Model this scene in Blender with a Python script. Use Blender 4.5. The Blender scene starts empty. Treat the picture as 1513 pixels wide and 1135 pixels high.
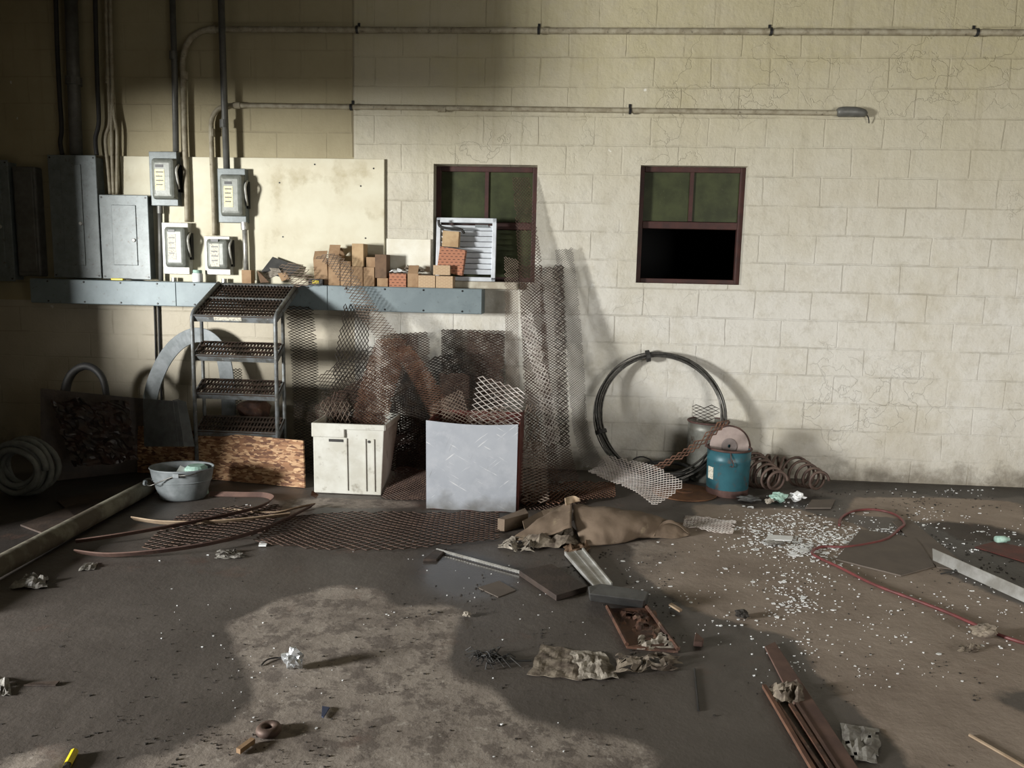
import bpy, bmesh, math, random
import numpy as np
from mathutils import Vector, Matrix, noise
random.seed(7)
PI = math.pi
C = bpy.context.scene.collection
SC = bpy.context.scene

# ------------------------------------------------------------------ camera
FPX, CX, CY = 1137.0, 756.5, 567.5
YAW, PIT, ROL = (math.radians(a) for a in (4.127, 7.945, 1.285))
CAM = Vector((0, -5.815, 1.4644))
fw = Vector((-math.sin(YAW)*math.cos(PIT), math.cos(YAW)*math.cos(PIT), -math.sin(PIT)))
r0 = Vector((math.cos(YAW), math.sin(YAW), 0)); u0 = r0.cross(fw)
RI = r0*math.cos(ROL) + u0*math.sin(ROL); UP = u0*math.cos(ROL) - r0*math.sin(ROL)
cd = bpy.data.cameras.new('camera'); cam = bpy.data.objects.new('camera', cd); C.objects.link(cam)
cd.sensor_width = 36; cd.lens = FPX/1513*36; cd.clip_start = .05
cam.matrix_world = Matrix(((RI.x, UP.x, -fw.x, CAM.x), (RI.y, UP.y, -fw.y, CAM.y), (RI.z, UP.z, -fw.z, CAM.z), (0, 0, 0, 1)))
SC.camera = cam

def ray(px, py): return fw + RI*((px-CX)/FPX) - UP*((py-CY)/FPX)
def W(px, py, d=0.0):               # point on the plane d metres out from the back wall
    v = ray(px, py); return CAM + v*((-d-CAM.y)/v.y)
def F(px, py, z=0.0):               # point on the horizontal plane at height z
    v = ray(px, py); return CAM + v*((z-CAM.z)/v.z)

# ------------------------------------------------------------------ object helpers
WL = {}
def link(o): C.objects.link(o); return o
def finish(o, name): return o
def tag(o, label=None, cat=None, group=None, kind=None):
    if label: o['label'] = label
    if cat: o['category'] = cat
    if group: o['group'] = group
    if kind: o['kind'] = kind
    return o
def thing(name, label, cat, loc=(0, 0, 0), group=None):
    o = bpy.data.objects.new(name, None); link(o); o.location = loc; o.empty_display_size = .05
    WL[o.name] = Vector(loc)
    return tag(o, label, cat, group)
def obj(name, bm, mat, parent=None, smooth=False, bevel=0, solid=0, origin=None):
    me = bpy.data.meshes.new(name)
    if isinstance(bm, bmesh.types.BMesh):
        bm.to_mesh(me); bm.free()
    else:
        me.from_pydata(*bm)
    me.materials.append(mat)
    if smooth:
        for p in me.polygons: p.use_smooth = True
    o = bpy.data.objects.new(name, me); link(o)
    if parent is not None:
        loc = WL[parent.name]; o.parent = parent
        me.transform(Matrix.Translation(-loc)); WL[o.name] = loc.copy()
    else:
        if origin is None:
            cs = [v.co for v in me.vertices]
            lo = [min(c[i] for c in cs) for i in range(3)]; hi = [max(c[i] for c in cs) for i in range(3)]
            origin = Vector(((lo[0]+hi[0])/2, (lo[1]+hi[1])/2, lo[2]))
        me.transform(Matrix.Translation(-Vector(origin))); o.location = origin; WL[o.name] = Vector(origin)
    if solid:
        s = o.modifiers.new('thickness', 'SOLIDIFY'); s.thickness = solid; s.offset = 0
    if bevel:
        b = o.modifiers.new('soft_edges', 'BEVEL'); b.width = bevel; b.segments = 2; b.limit_method = 'ANGLE'; b.angle_limit = math.radians(40)
    return o
def single(name, bm, mat, label, cat, group=None, kind=None, **k):
    return tag(obj(name, bm, mat, **k), label, cat, group, kind)
def struct(name, bm, mat, parent=None, **k):
    o = obj(name, bm, mat, parent, **k)
    if parent is None: o['kind'] = 'structure'
    return o
def BM(): return bmesh.new()
def box(bm, lo, hi, M=None):
    lo, hi = Vector(lo), Vector(hi)
    vs = [Vector((x, y, z)) for x in (lo.x, hi.x) for y in (lo.y, hi.y) for z in (lo.z, hi.z)]
    if M is not None: vs = [M @ v for v in vs]
    v = [bm.verts.new(c) for c in vs]
    for f in ((0, 1, 3, 2), (4, 6, 7, 5), (0, 4, 5, 1), (2, 3, 7, 6), (0, 2, 6, 4), (1, 5, 7, 3)):
        bm.faces.new([v[i] for i in f])
    return bm
def hexa(bm, a, b):        # a, b: matching quads (4 points each)
    va = [bm.verts.new(p) for p in a]; vb = [bm.verts.new(p) for p in b]
    bm.faces.new(va[::-1]); bm.faces.new(vb)
    for i in range(4): bm.faces.new((va[i], va[(i+1) % 4], vb[(i+1) % 4], vb[i]))
    bmesh.ops.recalc_face_normals(bm, faces=bm.faces[:]); return bm
def slab(bm, quad, t):     # a quad given thickness t against its normal
    q = [Vector(p) for p in quad]; n = (q[1]-q[0]).cross(q[3]-q[0]).normalized()
    return hexa(bm, q, [p-n*t for p in q])
def prism(bm, poly, off):  # extrude any polygon by a vector
    a = [bm.verts.new(p) for p in poly]; b = [bm.verts.new(Vector(p)+Vector(off)) for p in poly]
    bm.faces.new(a); bm.faces.new(b[::-1]); n = len(a)
    for i in range(n): bm.faces.new((a[i], b[i], b[(i+1) % n], a[(i+1) % n]))
    bmesh.ops.recalc_face_normals(bm, faces=bm.faces[:]); return bm
def catmull(pts, n):
    P = [Vector(p) for p in pts]; m = len(P)-1; out = []
    for i in range(n+1):
        t = i/n*m; k = min(int(t), m-1); s = t-k
        a, b, c, d = P[max(k-1, 0)], P[k], P[k+1], P[min(k+2, m)]
        out.append(.5*((2*b)+(c-a)*s+(2*a-5*b+4*c-d)*s*s+(3*b-a-3*c+d)*s**3))
    return out
def tube(bm, pts, r, n=10, closed=False, cap=True):
    P = [Vector(p) for p in pts]; L = len(P); rings = []; nrm = None
    for i, p in enumerate(P):
        t = (P[(i+1) % L]-P[i-1]) if closed else (P[min(i+1, L-1)]-P[max(i-1, 0)])
        t = t.normalized() if t.length > 1e-9 else Vector((0, 0, 1))
        if nrm is None: nrm = t.orthogonal().normalized()
        nrm = (nrm-t*nrm.dot(t)); nrm = nrm.normalized() if nrm.length > 1e-6 else t.orthogonal().normalized()
        bn = t.cross(nrm); rr = r[i] if isinstance(r, (list, tuple)) else r
        rings.append([bm.verts.new(p+(nrm*math.cos(2*PI*k/n)+bn*math.sin(2*PI*k/n))*rr) for k in range(n)])
    for i in range(L if closed else L-1):
        a, b = rings[i], rings[(i+1) % L]
        for k in range(n): bm.faces.new((a[k], a[(k+1) % n], b[(k+1) % n], b[k]))
    if cap and not closed: bm.faces.new(rings[0][::-1]); bm.faces.new(rings[-1])
    return bm
def lathe(bm, prof, c, n=40, sx=1.0, sy=1.0, M=None, close=False):
    c = Vector(c); rings = []
    for r, z in prof:
        ring = []
        for k in range(n):
            v = Vector((r*sx*math.cos(2*PI*k/n), r*sy*math.sin(2*PI*k/n), z))
            if M is not None: v = M @ v
            ring.append(bm.verts.new(c+v))
        rings.append(ring)
    R = len(rings)
    for i in range(R if close else R-1):
        a, b = rings[i], rings[(i+1) % R]
        for k in range(n): bm.faces.new((a[k], a[(k+1) % n], b[(k+1) % n], b[k]))
    if not close:
        if prof[0][0] > 1e-6: bm.faces.new(rings[0][::-1])
        if prof[-1][0] > 1e-6: bm.faces.new(rings[-1])
    bmesh.ops.recalc_face_normals(bm, faces=bm.faces[:])
    return bm
def ribbon(bm, left, right, t):     # band between two polylines, with thickness
    L = [Vector(p) for p in left]; R = [Vector(p) for p in right]
    top = []
    for i in range(len(L)):
        tg = (L[min(i+1, len(L)-1)]-L[max(i-1, 0)]); n = tg.cross(R[i]-L[i])
        n = n.normalized() if n.length > 1e-9 else Vector((0, 0, 1))
        top.append([bm.verts.new(p) for p in (L[i]+n*t/2, R[i]+n*t/2, R[i]-n*t/2, L[i]-n*t/2)])
    for a, b in zip(top, top[1:]):
        for k in range(4): bm.faces.new((a[k], a[(k+1) % 4], b[(k+1) % 4], b[k]))
    bm.faces.new(top[0][::-1]); bm.faces.new(top[-1])
    bmesh.ops.recalc_face_normals(bm, faces=bm.faces[:]); return bm
def rotm(rx=0, ry=0, rz=0): return Matrix.Rotation(rz, 4, 'Z') @ Matrix.Rotation(ry, 4, 'Y') @ Matrix.Rotation(rx, 4, 'X')

# ------------------------------------------------------------------ materials
def mat(name, col, rough=.7, metal=0.0, col2=None, scale=8.0, bump=0.0, bscale=None, lo=.4, hi=.62, spec=.4, coords='Object', detail=6, stretch=None, col3=None, scale3=30, lo3=.55, hi3=.7):
    m = bpy.data.materials.new(name); m.use_nodes = True; nt = m.node_tree; N = nt.nodes; K = nt.links
    b = N['Principled BSDF']; b.inputs['Roughness'].default_value = rough; b.inputs['Metallic'].default_value = metal
    b.inputs['Specular IOR Level'].default_value = spec
    b.inputs['Base Color'].default_value = (*col, 1)
    tc = N.new('ShaderNodeTexCoord'); src = tc.outputs[coords]
    if stretch:
        mp = N.new('ShaderNodeMapping'); mp.inputs['Scale'].default_value = stretch; K.new(src, mp.inputs[0]); src = mp.outputs[0]
    out = None
    def layer(prev, c2, sc, l, h):
        n = N.new('ShaderNodeTexNoise'); n.inputs['Scale'].default_value = sc; n.inputs['Detail'].default_value = detail; n.inputs['Roughness'].default_value = .62
        K.new(src, n.inputs['Vector'])
        r = N.new('ShaderNodeMapRange'); r.inputs[1].default_value = l; r.inputs[2].default_value = h; K.new(n.outputs['Fac'], r.inputs[0])
        x = N.new('ShaderNodeMix'); x.data_type = 'RGBA'; K.new(r.outputs[0], x.inputs[0])
        if prev is None: x.inputs[6].default_value = (*col, 1)
        else: K.new(prev, x.inputs[6])
        x.inputs[7].default_value = (*c2, 1)
        return x.outputs[2]
    if col2: out = layer(None, col2, scale, lo, hi)
    if col3: out = layer(out, col3, scale3, lo3, hi3)
    if out: K.new(out, b.inputs['Base Color'])
    if bump:
        n = N.new('ShaderNodeTexNoise'); n.inputs['Scale'].default_value = bscale or scale*4; n.inputs['Detail'].default_value = 5; K.new(src, n.inputs['Vector'])
        bp = N.new('ShaderNodeBump'); bp.inputs['Strength'].default_value = bump; bp.inputs['Distance'].default_value = .01
        K.new(n.outputs['Fac'], bp.inputs['Height']); K.new(bp.outputs[0], b.inputs['Normal'])
    return m

M = {}
M['grey_paint'] = mat('grey_enamel', (.165, .19, .19), .42, .1, (.125, .145, .145), 14, .05, col3=(.075, .065, .05), scale3=40, lo3=.60, hi3=.74)
M['cover_paint'] = mat('grey_cover_enamel', (.19, .20, .18), .38, .1, (.14, .15, .13), 20, .04)
M['light_plate'] = mat('pale_grey_enamel', (.45, .45, .42), .4, .1, (.34, .33, .29), 25, .04)
M['label_yellow'] = mat('yellow_label_paper', (.80, .74, .45), .6, 0, (.55, .48, .26), 90, 0, lo=.5, hi=.62)
M['label_white'] = mat('pale_label_paper', (.62, .60, .50), .6, 0, (.3, .28, .24), 90, 0, lo=.5, hi=.62)
M['dark'] = mat('dark_rubber', (.02, .02, .02), .6, 0, (.035, .033, .03), 10, .1)
M['black_screw'] = mat('dark_screw_steel', (.03, .03, .03), .4, .5)
M['trough_paint'] = mat('blue_grey_duct_enamel', (.145, .182, .195), .5, .1, (.185, .228, .24), 4, .03, col3=(.09, .10, .10), scale3=34, lo3=.60, hi3=.76)
M['conduit'] = mat('grey_conduit_steel', (.14, .14, .13), .5, .3, (.10, .10, .09), 12, .05)
M['conduit_bright'] = mat('galvanised_conduit_steel', (.45, .45, .42), .38, .6, (.3, .29, .26), 25, .05)
M['conduit_painted'] = mat('cream_painted_conduit', (.33, .30, .22), .55, 0, (.22, .19, .13), 18, .15, col3=(.08, .065, .045), scale3=30, lo3=.6, hi3=.72)
M['board_cream'] = mat('cream_painted_plywood', (.63, .605, .475), .75, 0, (.56, .52, .39), 3, .12, 18, col3=(.38, .33, .21), scale3=3.2, lo3=.55, hi3=.72)
M['board_white'] = mat('white_painted_board', (.72, .71, .62), .7, 0, (.64, .61, .50), 6, .08)
M['carton'] = mat('brown_carton_card', (.34, .225, .13), .85, 0, (.27, .17, .095), 14, .06)
M['carton_light'] = mat('tan_carton_card', (.46, .33, .19), .85, 0, (.36, .24, .13), 14, .06)
M['carton_dark'] = mat('dark_carton_card', (.16, .10, .06), .85, 0, (.11, .07, .045), 14, .06)
M['kraft'] = mat('stained_kraft_card', (.20, .148, .105), .8, 0, (.145, .105, .074), 5, .25, 20, col3=(.30, .24, .16), scale3=9, lo3=.60, hi3=.72)
M['paper'] = mat('crumpled_grey_paper', (.26, .22, .17), .8, 0, (.085, .065, .05), 16, .4, 40)
M['rag_pale'] = mat('pale_rag', (.42, .38, .32), .85, 0, (.14, .12, .095), 20, .4, 50)
M['rust_mesh'] = mat('rusted_expanded_steel', (.095, .060, .046), .75, .25, (.06, .036, .028), 12, 0, col3=(.17, .105, .07), scale3=45)
M['rust_bright'] = mat('bright_rust_steel', (.165, .085, .052), .8, .1, (.10, .052, .036), 14, 0)
M['dark_mesh'] = mat('dark_expanded_steel', (.055, .05, .046), .5, .5, (.09, .07, .055), 14, 0)
M['grey_mesh'] = mat('grey_expanded_steel', (.24, .225, .21), .5, .3, (.13, .12, .11), 14, 0)
M['silver_mesh'] = mat('silver_expanded_steel', (.66, .62, .585), .45, .15, (.46, .40, .36), 14, 0)
M['tan_mesh'] = mat('dusty_expanded_steel', (.30, .24, .19), .6, .35, (.20, .15, .12), 14, 0)
M['galv'] = mat('galvanised_sheet', (.50, .53, .58), .36, .35, (.44, .47, .52), 4, .03, col3=(.55, .575, .62), scale3=11, lo3=.48, hi3=.70)
M['galv_dull'] = mat('dull_galvanised_steel', (.22, .24, .25), .6, .15, (.15, .17, .175), 12, .05)
M['red_steel'] = mat('red_oxide_steel', (.12, .025, .018), .6, .1, (.07, .02, .015), 10, .05)
M['tote'] = mat('dirty_white_plastic', (.58, .58, .53), .5, 0, (.49, .48, .42), 6, .04, col3=(.27, .25, .20), scale3=14, lo3=.58, hi3=.74)
M['ladder'] = mat('worn_grey_ladder_steel', (.22, .24, .25), .5, .4, (.13, .13, .12), 18, .06, col3=(.40, .41, .40), scale3=26, lo3=.64, hi3=.7)
M['tread'] = mat('dark_rusty_tread_steel', (.05, .038, .03), .6, .4, (.09, .06, .045), 18, .06)
M['hose'] = mat('grey_hose_rubber', (.15, .16, .15), .7, 0, (.10, .105, .10), 10, .1)
M['pipe_old'] = mat('weathered_pipe', (.20, .19, .145), .8, .05, (.09, .075, .055), 5, .25, 30, lo=.42, hi=.58)
M['band'] = mat('rusty_brown_band', (.15, .09, .07), .75, .1, (.10, .06, .05), 8, .1)
M['band_tan'] = mat('tan_wood_band', (.38, .29, .20), .8, 0, (.28, .20, .13), 8, .1)
M['wire'] = mat('bare_wire_steel', (.13, .125, .115), .4, .7, (.07, .068, .062), 30, 0)
M['drum'] = mat('weathered_grey_drum', (.26, .265, .24), .5, .35, (.17, .165, .14), 7, .08, col3=(.09, .06, .04), scale3=12, lo3=.58, hi3=.7)
M['pail'] = mat('blue_pail_paint', (.035, .125, .155), .42, .1, (.026, .095, .12), 8, .05, col3=(.10, .07, .06), scale3=16, lo3=.58, hi3=.70)
M['rust_rim'] = mat('rusty_rim_steel', (.11, .06, .05), .75, .2, (.07, .04, .035), 20, .1)
M['disc'] = mat('worn_pink_disc', (.42, .34, .31), .8, .1, (.32, .26, .24), 8, .08)
M['rust_disc'] = mat('rusty_disc_steel', (.20, .095, .045), .75, .2, (.12, .06, .035), 8, .1)
M['spring'] = mat('rusty_spring_steel', (.15, .105, .085), .6, .4, (.09, .06, .05), 14, .08)
M['red_hose'] = mat('dusty_red_hose', (.19, .05, .05), .42, 0, (.12, .04, .038), 16, 0)
M['aluminium'] = mat('dusty_aluminium', (.55, .55, .53), .42, .5, (.36, .35, .32), 9, .05)
M['hub'] = mat('worn_disc_hub', (.25, .21, .20), .75, .1, (.19, .16, .15), 10)
M['louver'] = mat('white_louvre_paint', (.66, .70, .74), .5, .1, (.52, .55, .58), 8, .05)
M['dark_wood'] = mat('dark_wet_wood', (.062, .045, .036), .55, 0, (.038, .029, .025), 12, .2, 60, stretch=(1, 1, 1))
M['grey_block'] = mat('wet_grey_block', (.085, .085, .082), .45, 0, (.055, .055, .054), 10, .15, 40)
M['rust_scrap'] = mat('rusty_scrap_steel', (.14, .07, .045), .65, .2, (.06, .035, .028), 14, .25, 50, col3=(.24, .17, .12), scale3=20, lo3=.6, hi3=.7)
M['brown_sheet'] = mat('brown_hardboard', (.14, .115, .095), .75, 0, (.115, .095, .08), 6, .05)
M['foil'] = mat('crumpled_foil', (.75, .78, .80), .25, .7, (.5, .52, .54), 20, 0)
M['clear_film'] = mat('dusty_plastic_film', (.27, .26, .235), .4, 0, (.11, .10, .09), 20, .2)
M['black_film'] = mat('black_plastic_film', (.022, .018, .017), .28, 0, (.04, .022, .018), 9, .4, 25)
M['yellow'] = mat('yellow_plastic', (.75, .60, .03), .4)
M['teal'] = mat('pale_teal_plastic', (.40, .58, .50), .5, 0, (.25, .4, .34), 30)
M['white'] = mat('chalky_white', (.80, .82, .82), .7)
M['blue_scrap'] = mat('blue_plastic_scrap', (.04, .05, .09), .5)
M['frame_red'] = mat('maroon_window_paint', (.055, .019, .015), .6, 0, (.035, .014, .012), 12, .1)
M['pane'] = mat('grimy_green_glass', (.046, .054, .022), .5, 0, (.026, .031, .013), 5, .03, 40, col3=(.10, .10, .06), scale3=60, lo3=.66, hi3=.75, spec=.25)
M['void'] = mat('unlit_room', (.004, .004, .004), .9)
M['sill'] = mat('dusty_sill_concrete', (.50, .47, .38), .85, 0, (.36, .32, .25), 10, .2)
M['ceiling'] = mat('dark_ceiling', (.12, .11, .08), .9)
M['crumb'] = mat('dark_crumbs', (.03, .026, .022), .8)
M['flake'] = mat('white_paint_flake', (.78, .80, .80), .6)
M['grey_sheet'] = mat('grey_folded_sheet', (.16, .17, .17), .5, .3, (.11, .115, .115), 10, .05)

def scratch(m, foot):
    nt = m.node_tree; N = nt.nodes; K = nt.links; b = N['Principled BSDF']; src = b.inputs['Base Color'].links[0].from_socket; tc = N.new('ShaderNodeTexCoord')
    for rot, sc, c, l, h in ((.7, (3, 3, 46), (.80, .81, .83), .66, .72), (-.5, (4, 4, 60), (.78, .79, .81), .67, .73), (1.2, (3, 3, 50), (.34, .35, .37), .68, .75)):
        mp = N.new('ShaderNodeMapping'); mp.inputs['Rotation'].default_value = (0, rot, 0); K.new(tc.outputs['Object'], mp.inputs[0])
        m2 = N.new('ShaderNodeMapping'); m2.inputs['Scale'].default_value = sc; K.new(mp.outputs[0], m2.inputs[0])
        n = N.new('ShaderNodeTexNoise'); n.inputs['Scale'].default_value = 1.6; n.inputs['Detail'].default_value = 3; K.new(m2.outputs[0], n.inputs['Vector'])
        r = N.new('ShaderNodeMapRange'); r.inputs[1].default_value = l; r.inputs[2].default_value = h; K.new(n.outputs['Fac'], r.inputs[0])
        x = N.new('ShaderNodeMix'); x.data_type = 'RGBA'; K.new(r.outputs[0], x.inputs[0]); K.new(src, x.inputs[6]); x.inputs[7].default_value = (*c, 1); src = x.outputs[2]
    sp = N.new('ShaderNodeSeparateXYZ'); K.new(tc.outputs['Object'], sp.inputs[0]); n = N.new('ShaderNodeTexNoise'); n.inputs['Scale'].default_value = 9; n.inputs['Detail'].default_value = 7; K.new(tc.outputs['Object'], n.inputs['Vector'])
    a = N.new('ShaderNodeMath'); a.operation = 'MULTIPLY_ADD'; a.inputs[1].default_value = -.22; K.new(n.outputs['Fac'], a.inputs[0]); K.new(sp.outputs[2], a.inputs[2])
    r = N.new('ShaderNodeMapRange'); r.inputs[1].default_value = -.11; r.inputs[2].default_value = foot; r.inputs[3].default_value = .75; r.inputs[4].default_value = 0; K.new(a.outputs[0], r.inputs[0])
    x = N.new('ShaderNodeMix'); x.data_type = 'RGBA'; K.new(r.outputs[0], x.inputs[0]); K.new(src, x.inputs[6]); x.inputs[7].default_value = (.16, .15, .13, 1); K.new(x.outputs[2], b.inputs['Base Color'])
scratch(M['galv'], -.01); 
def printed(name, base, ink, bw, rh, ms):
    m = mat(name, base, .85); nt = m.node_tree; N = nt.nodes; K = nt.links
    tc = N.new('ShaderNodeTexCoord'); mp = N.new('ShaderNodeMapping'); mp.inputs['Rotation'].default_value = (PI/2, 0, 0); K.new(tc.outputs['Object'], mp.inputs[0])
    b = N.new('ShaderNodeTexBrick'); b.inputs['Color1'].default_value = (*ink, 1); b.inputs['Color2'].default_value = (*ink, 1); b.inputs['Mortar'].default_value = (*base, 1)
    b.inputs['Scale'].default_value = 1; b.inputs['Brick Width'].default_value = bw; b.inputs['Row Height'].default_value = rh; b.inputs['Mortar Size'].default_value = ms; b.inputs['Mortar Smooth'].default_value = .1
    K.new(mp.outputs[0], b.inputs['Vector']); K.new(b.outputs['Color'], N['Principled BSDF'].inputs['Base Color'])
    return m
M['dash_print'] = printed('terracotta_dash_print', (.38, .17, .10), (.07, .03, .025), .034, .021, .0085)
M['line_print'] = printed('faded_line_print', (.47, .345, .22), (.34, .225, .135), .036, .011, .0042)

def osb_material():
    m = mat('oriented_strand_board', (.3, .18, .1), .75); nt = m.node_tree; N = nt.nodes; K = nt.links; b = N['Principled BSDF']
    tc = N.new('ShaderNodeTexCoord')
    prev = None
    for i, (rot, sc) in enumerate(((.45, (26, 26, 84)), (-.7, (26, 26, 84)), (1.25, (30, 30, 92)), (-.15, (22, 22, 76)))):
        mp = N.new('ShaderNodeMapping'); mp.inputs['Location'].default_value = (i*3.3, 0, i*1.7); mp.inputs['Rotation'].default_value = (0, rot, 0); mp.inputs['Scale'].default_value = sc; K.new(tc.outputs['Object'], mp.inputs[0])
        v = N.new('ShaderNodeTexVoronoi'); v.inputs['Scale'].default_value = 1.0; K.new(mp.outputs[0], v.inputs['Vector'])
        sp = N.new('ShaderNodeSeparateColor'); K.new(v.outputs['Color'], sp.inputs[0])
        r = N.new('ShaderNodeValToRGB'); K.new(sp.outputs[0], r.inputs[0]); e = r.color_ramp.elements
        e[0].color = (.10, .04, .02, 1); e[0].position = .05; e[1].color = (.52, .34, .19, 1); e[1].position = .97
        x = e.new(.55); x.color = (.27, .135, .065, 1)
        if prev is None: prev = r.outputs[0]
        else:
            t = N.new('ShaderNodeMath'); t.operation = 'GREATER_THAN'; t.inputs[1].default_value = .56; K.new(sp.outputs[1], t.inputs[0])
            mx = N.new('ShaderNodeMix'); mx.data_type = 'RGBA'; K.new(t.outputs[0], mx.inputs[0])
            K.new(prev, mx.inputs[6]); K.new(r.outputs[0], mx.inputs[7]); prev = mx.outputs[2]
    K.new(prev, b.inputs['Base Color'])
    return m
M['osb'] = osb_material()

# ---- painted block wall
XS = W(522, 120).x; ZB = W(400, 231).z
def wall_material():
    m = bpy.data.materials.new('painted_block_wall'); m.use_nodes = True; nt = m.node_tree; N = nt.nodes; K = nt.links; b = N['Principled BSDF']
    tc = N.new('ShaderNodeTexCoord'); sep = N.new('ShaderNodeSeparateXYZ'); K.new(tc.outputs['Object'], sep.inputs[0])
    def math_(op, a, bb=None, cl=False):
        n = N.new('ShaderNodeMath'); n.operation = op; n.use_clamp = cl
        for i, q in enumerate((a, bb)):
            if q is None: continue
            if isinstance(q, (int, float)): n.inputs[i].default_value = q
            else: K.new(q, n.inputs[i])
        return n.outputs[0]
    def nz(sc, det=5, ro=.6, vec=None):
        n = N.new('ShaderNodeTexNoise'); n.inputs['Scale'].default_value = sc; n.inputs['Detail'].default_value = det; n.inputs['Roughness'].default_value = ro
        K.new(vec or tc.outputs['Object'], n.inputs['Vector']); return n.outputs['Fac']
    def rng(a, l, h, o0=0, o1=1):
        n = N.new('ShaderNodeMapRange'); n.inputs[1].default_value = l; n.inputs[2].default_value = h; n.inputs[3].default_value = o0; n.inputs[4].default_value = o1; K.new(a, n.inputs[0]); return n.outputs[0]
    def mix(f, a, c):
        n = N.new('ShaderNodeMix'); n.data_type = 'RGBA'
        if isinstance(f, (int, float)): n.inputs[0].default_value = f
        else: K.new(f, n.inputs[0])
        for i, q in ((6, a), (7, c)):
            if isinstance(q, tuple): n.inputs[i].default_value = (*q, 1)
            else: K.new(q, n.inputs[i])
        return n.outputs[2]
    x, y, z = sep.outputs
    wob = math_('MULTIPLY', math_('SUBTRACT', nz(2.2, 3), .5), .035)
    wob2 = math_('MULTIPLY', math_('SUBTRACT', nz(3.1, 3), .5), .02)
    def bricks(w, h, ox, oz, ms, sm):
        cb = N.new('ShaderNodeCombineXYZ')
        K.new(math_('ADD', math_('ADD', x, wob), ox), cb.inputs[0]); K.new(math_('ADD', math_('ADD', z, wob2), oz), cb.inputs[1])
        br = N.new('ShaderNodeTexBrick'); br.inputs['Scale'].default_value = 1; br.inputs['Brick Width'].default_value = w; br.inputs['Row Height'].default_value = h
        br.inputs['Mortar Size'].default_value = ms; br.inputs['Mortar Smooth'].default_value = sm
        br.inputs['Color1'].default_value = (.2, .2, .2, 1); br.inputs['Color2'].default_value = (.8, .8, .8, 1); br.inputs['Mortar'].default_value = (.5, .5, .5, 1)
        K.new(cb.outputs[0], br.inputs['Vector']); return br
    zr = W(1300, 639).z; xr = W(1437, 210).x
    bR = bricks(.4064, .2045, 8.128-xr, 4.09-zr, .007, .5)
    zl = W(400, 155).z; xl = W(445, 140).x
    bL = bricks(.386, .194, 7.72-xl, 3.88-zl, .006, .3)
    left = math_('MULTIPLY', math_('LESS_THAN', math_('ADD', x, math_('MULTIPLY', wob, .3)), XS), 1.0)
    fac = N.new('ShaderNodeMix'); K.new(left, fac.inputs[0]); K.new(bR.outputs['Fac'], fac.inputs[2]); K.new(bL.outputs['Fac'], fac.inputs[3]); mortar = fac.outputs[0]
    # patchy mortar: filled with paint in places
    patch = rng(nz(1.9, 6, .7), .46, .57); mort_vis = math_('MULTIPLY', mortar, patch)
    seam = math_('MULTIPLY', rng(math_('ABSOLUTE', math_('SUBTRACT', math_('ADD', x, math_('MULTIPLY', wob, .3)), XS)), 0, .012, 1, 0), math_('GREATER_THAN', z, ZB))
    # colour: cream paint, dim yellow light of the upper courses painted in, irregular edge, dirt and dark scuffs
    top_dim = rng(math_('ADD', z, math_('MULTIPLY', math_('SUBTRACT', nz(.8, 6, .65), .5), 2.2)), 1.2, 3.1)
    col = mix(top_dim, (.61, .595, .545), (.41, .37, .24))
    col = mix(math_('MULTIPLY', rng(nz(7, 9, .78), .50, .64), .40), col, (.36, .33, .26))
    col = mix(math_('MULTIPLY', rng(nz(1.3, 8, .72), .46, .66), .6), col, (.46, .42, .32))
    tone = math_('MULTIPLY', math_('SUBTRACT', bR.outputs['Color'], .5), .25)
    col = mix(math_('MULTIPLY', math_('ABSOLUTE', tone), 1.2), col, (.50, .45, .33))
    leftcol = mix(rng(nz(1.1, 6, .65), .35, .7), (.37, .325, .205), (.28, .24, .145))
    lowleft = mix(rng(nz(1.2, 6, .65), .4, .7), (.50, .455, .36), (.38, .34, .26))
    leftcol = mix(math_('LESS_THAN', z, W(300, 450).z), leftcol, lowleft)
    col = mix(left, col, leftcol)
    # runs of dirty water
    mp = N.new('ShaderNodeMapping'); mp.inputs['Scale'].default_value = (9, 1, .45); K.new(tc.outputs['Object'], mp.inputs[0])
    run = math_('MULTIPLY', rng(nz(1.6, 5, .6, mp.outputs[0]), .55, .75), rng(z, 1.6, 3.0))
    col = mix(math_('MULTIPLY', run, .45), col, (.25, .215, .13))
    # grime at the foot
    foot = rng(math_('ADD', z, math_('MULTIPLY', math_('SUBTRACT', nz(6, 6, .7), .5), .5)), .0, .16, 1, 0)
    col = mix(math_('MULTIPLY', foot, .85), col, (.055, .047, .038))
    foot2 = rng(math_('ADD', z, math_('MULTIPLY', math_('SUBTRACT', nz(3, 6, .7), .5), .9)), .05, .55, 1, 0)
    col = mix(math_('MULTIPLY', foot2, .4), col, (.36, .32, .25))
    scuff = rng(nz(18, 8, .75), .66, .74)
    col = mix(math_('MULTIPLY', scuff, .7), col, (.22, .19, .14))
    chip = rng(nz(9, 3, .5), .735, .76)
    col = mix(math_('MULTIPLY', chip, .6), col, (.80, .80, .76))
    col = mix(math_('MULTIPLY', mort_vis, .30), col, (.20, .17, .11))
    col = mix(math_('MULTIPLY', seam, .5), col, (.16, .13, .09))
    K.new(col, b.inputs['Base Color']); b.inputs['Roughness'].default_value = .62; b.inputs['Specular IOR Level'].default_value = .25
    # relief
    rough_amt = math_('SUBTRACT', 1.0, math_('MULTIPLY', left, .75))
    h1 = math_('MULTIPLY', math_('MULTIPLY', mortar, rng(nz(2.3, 4), .35, .55)), -.0045)
    h2 = math_('MULTIPLY', math_('MULTIPLY', nz(14, 6, .62), rough_amt), .011)
    h4 = math_('MULTIPLY', math_('MULTIPLY', nz(4, 4, .6), rough_amt), .014)
    h3 = math_('MULTIPLY', nz(45, 5), .0026)
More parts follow.
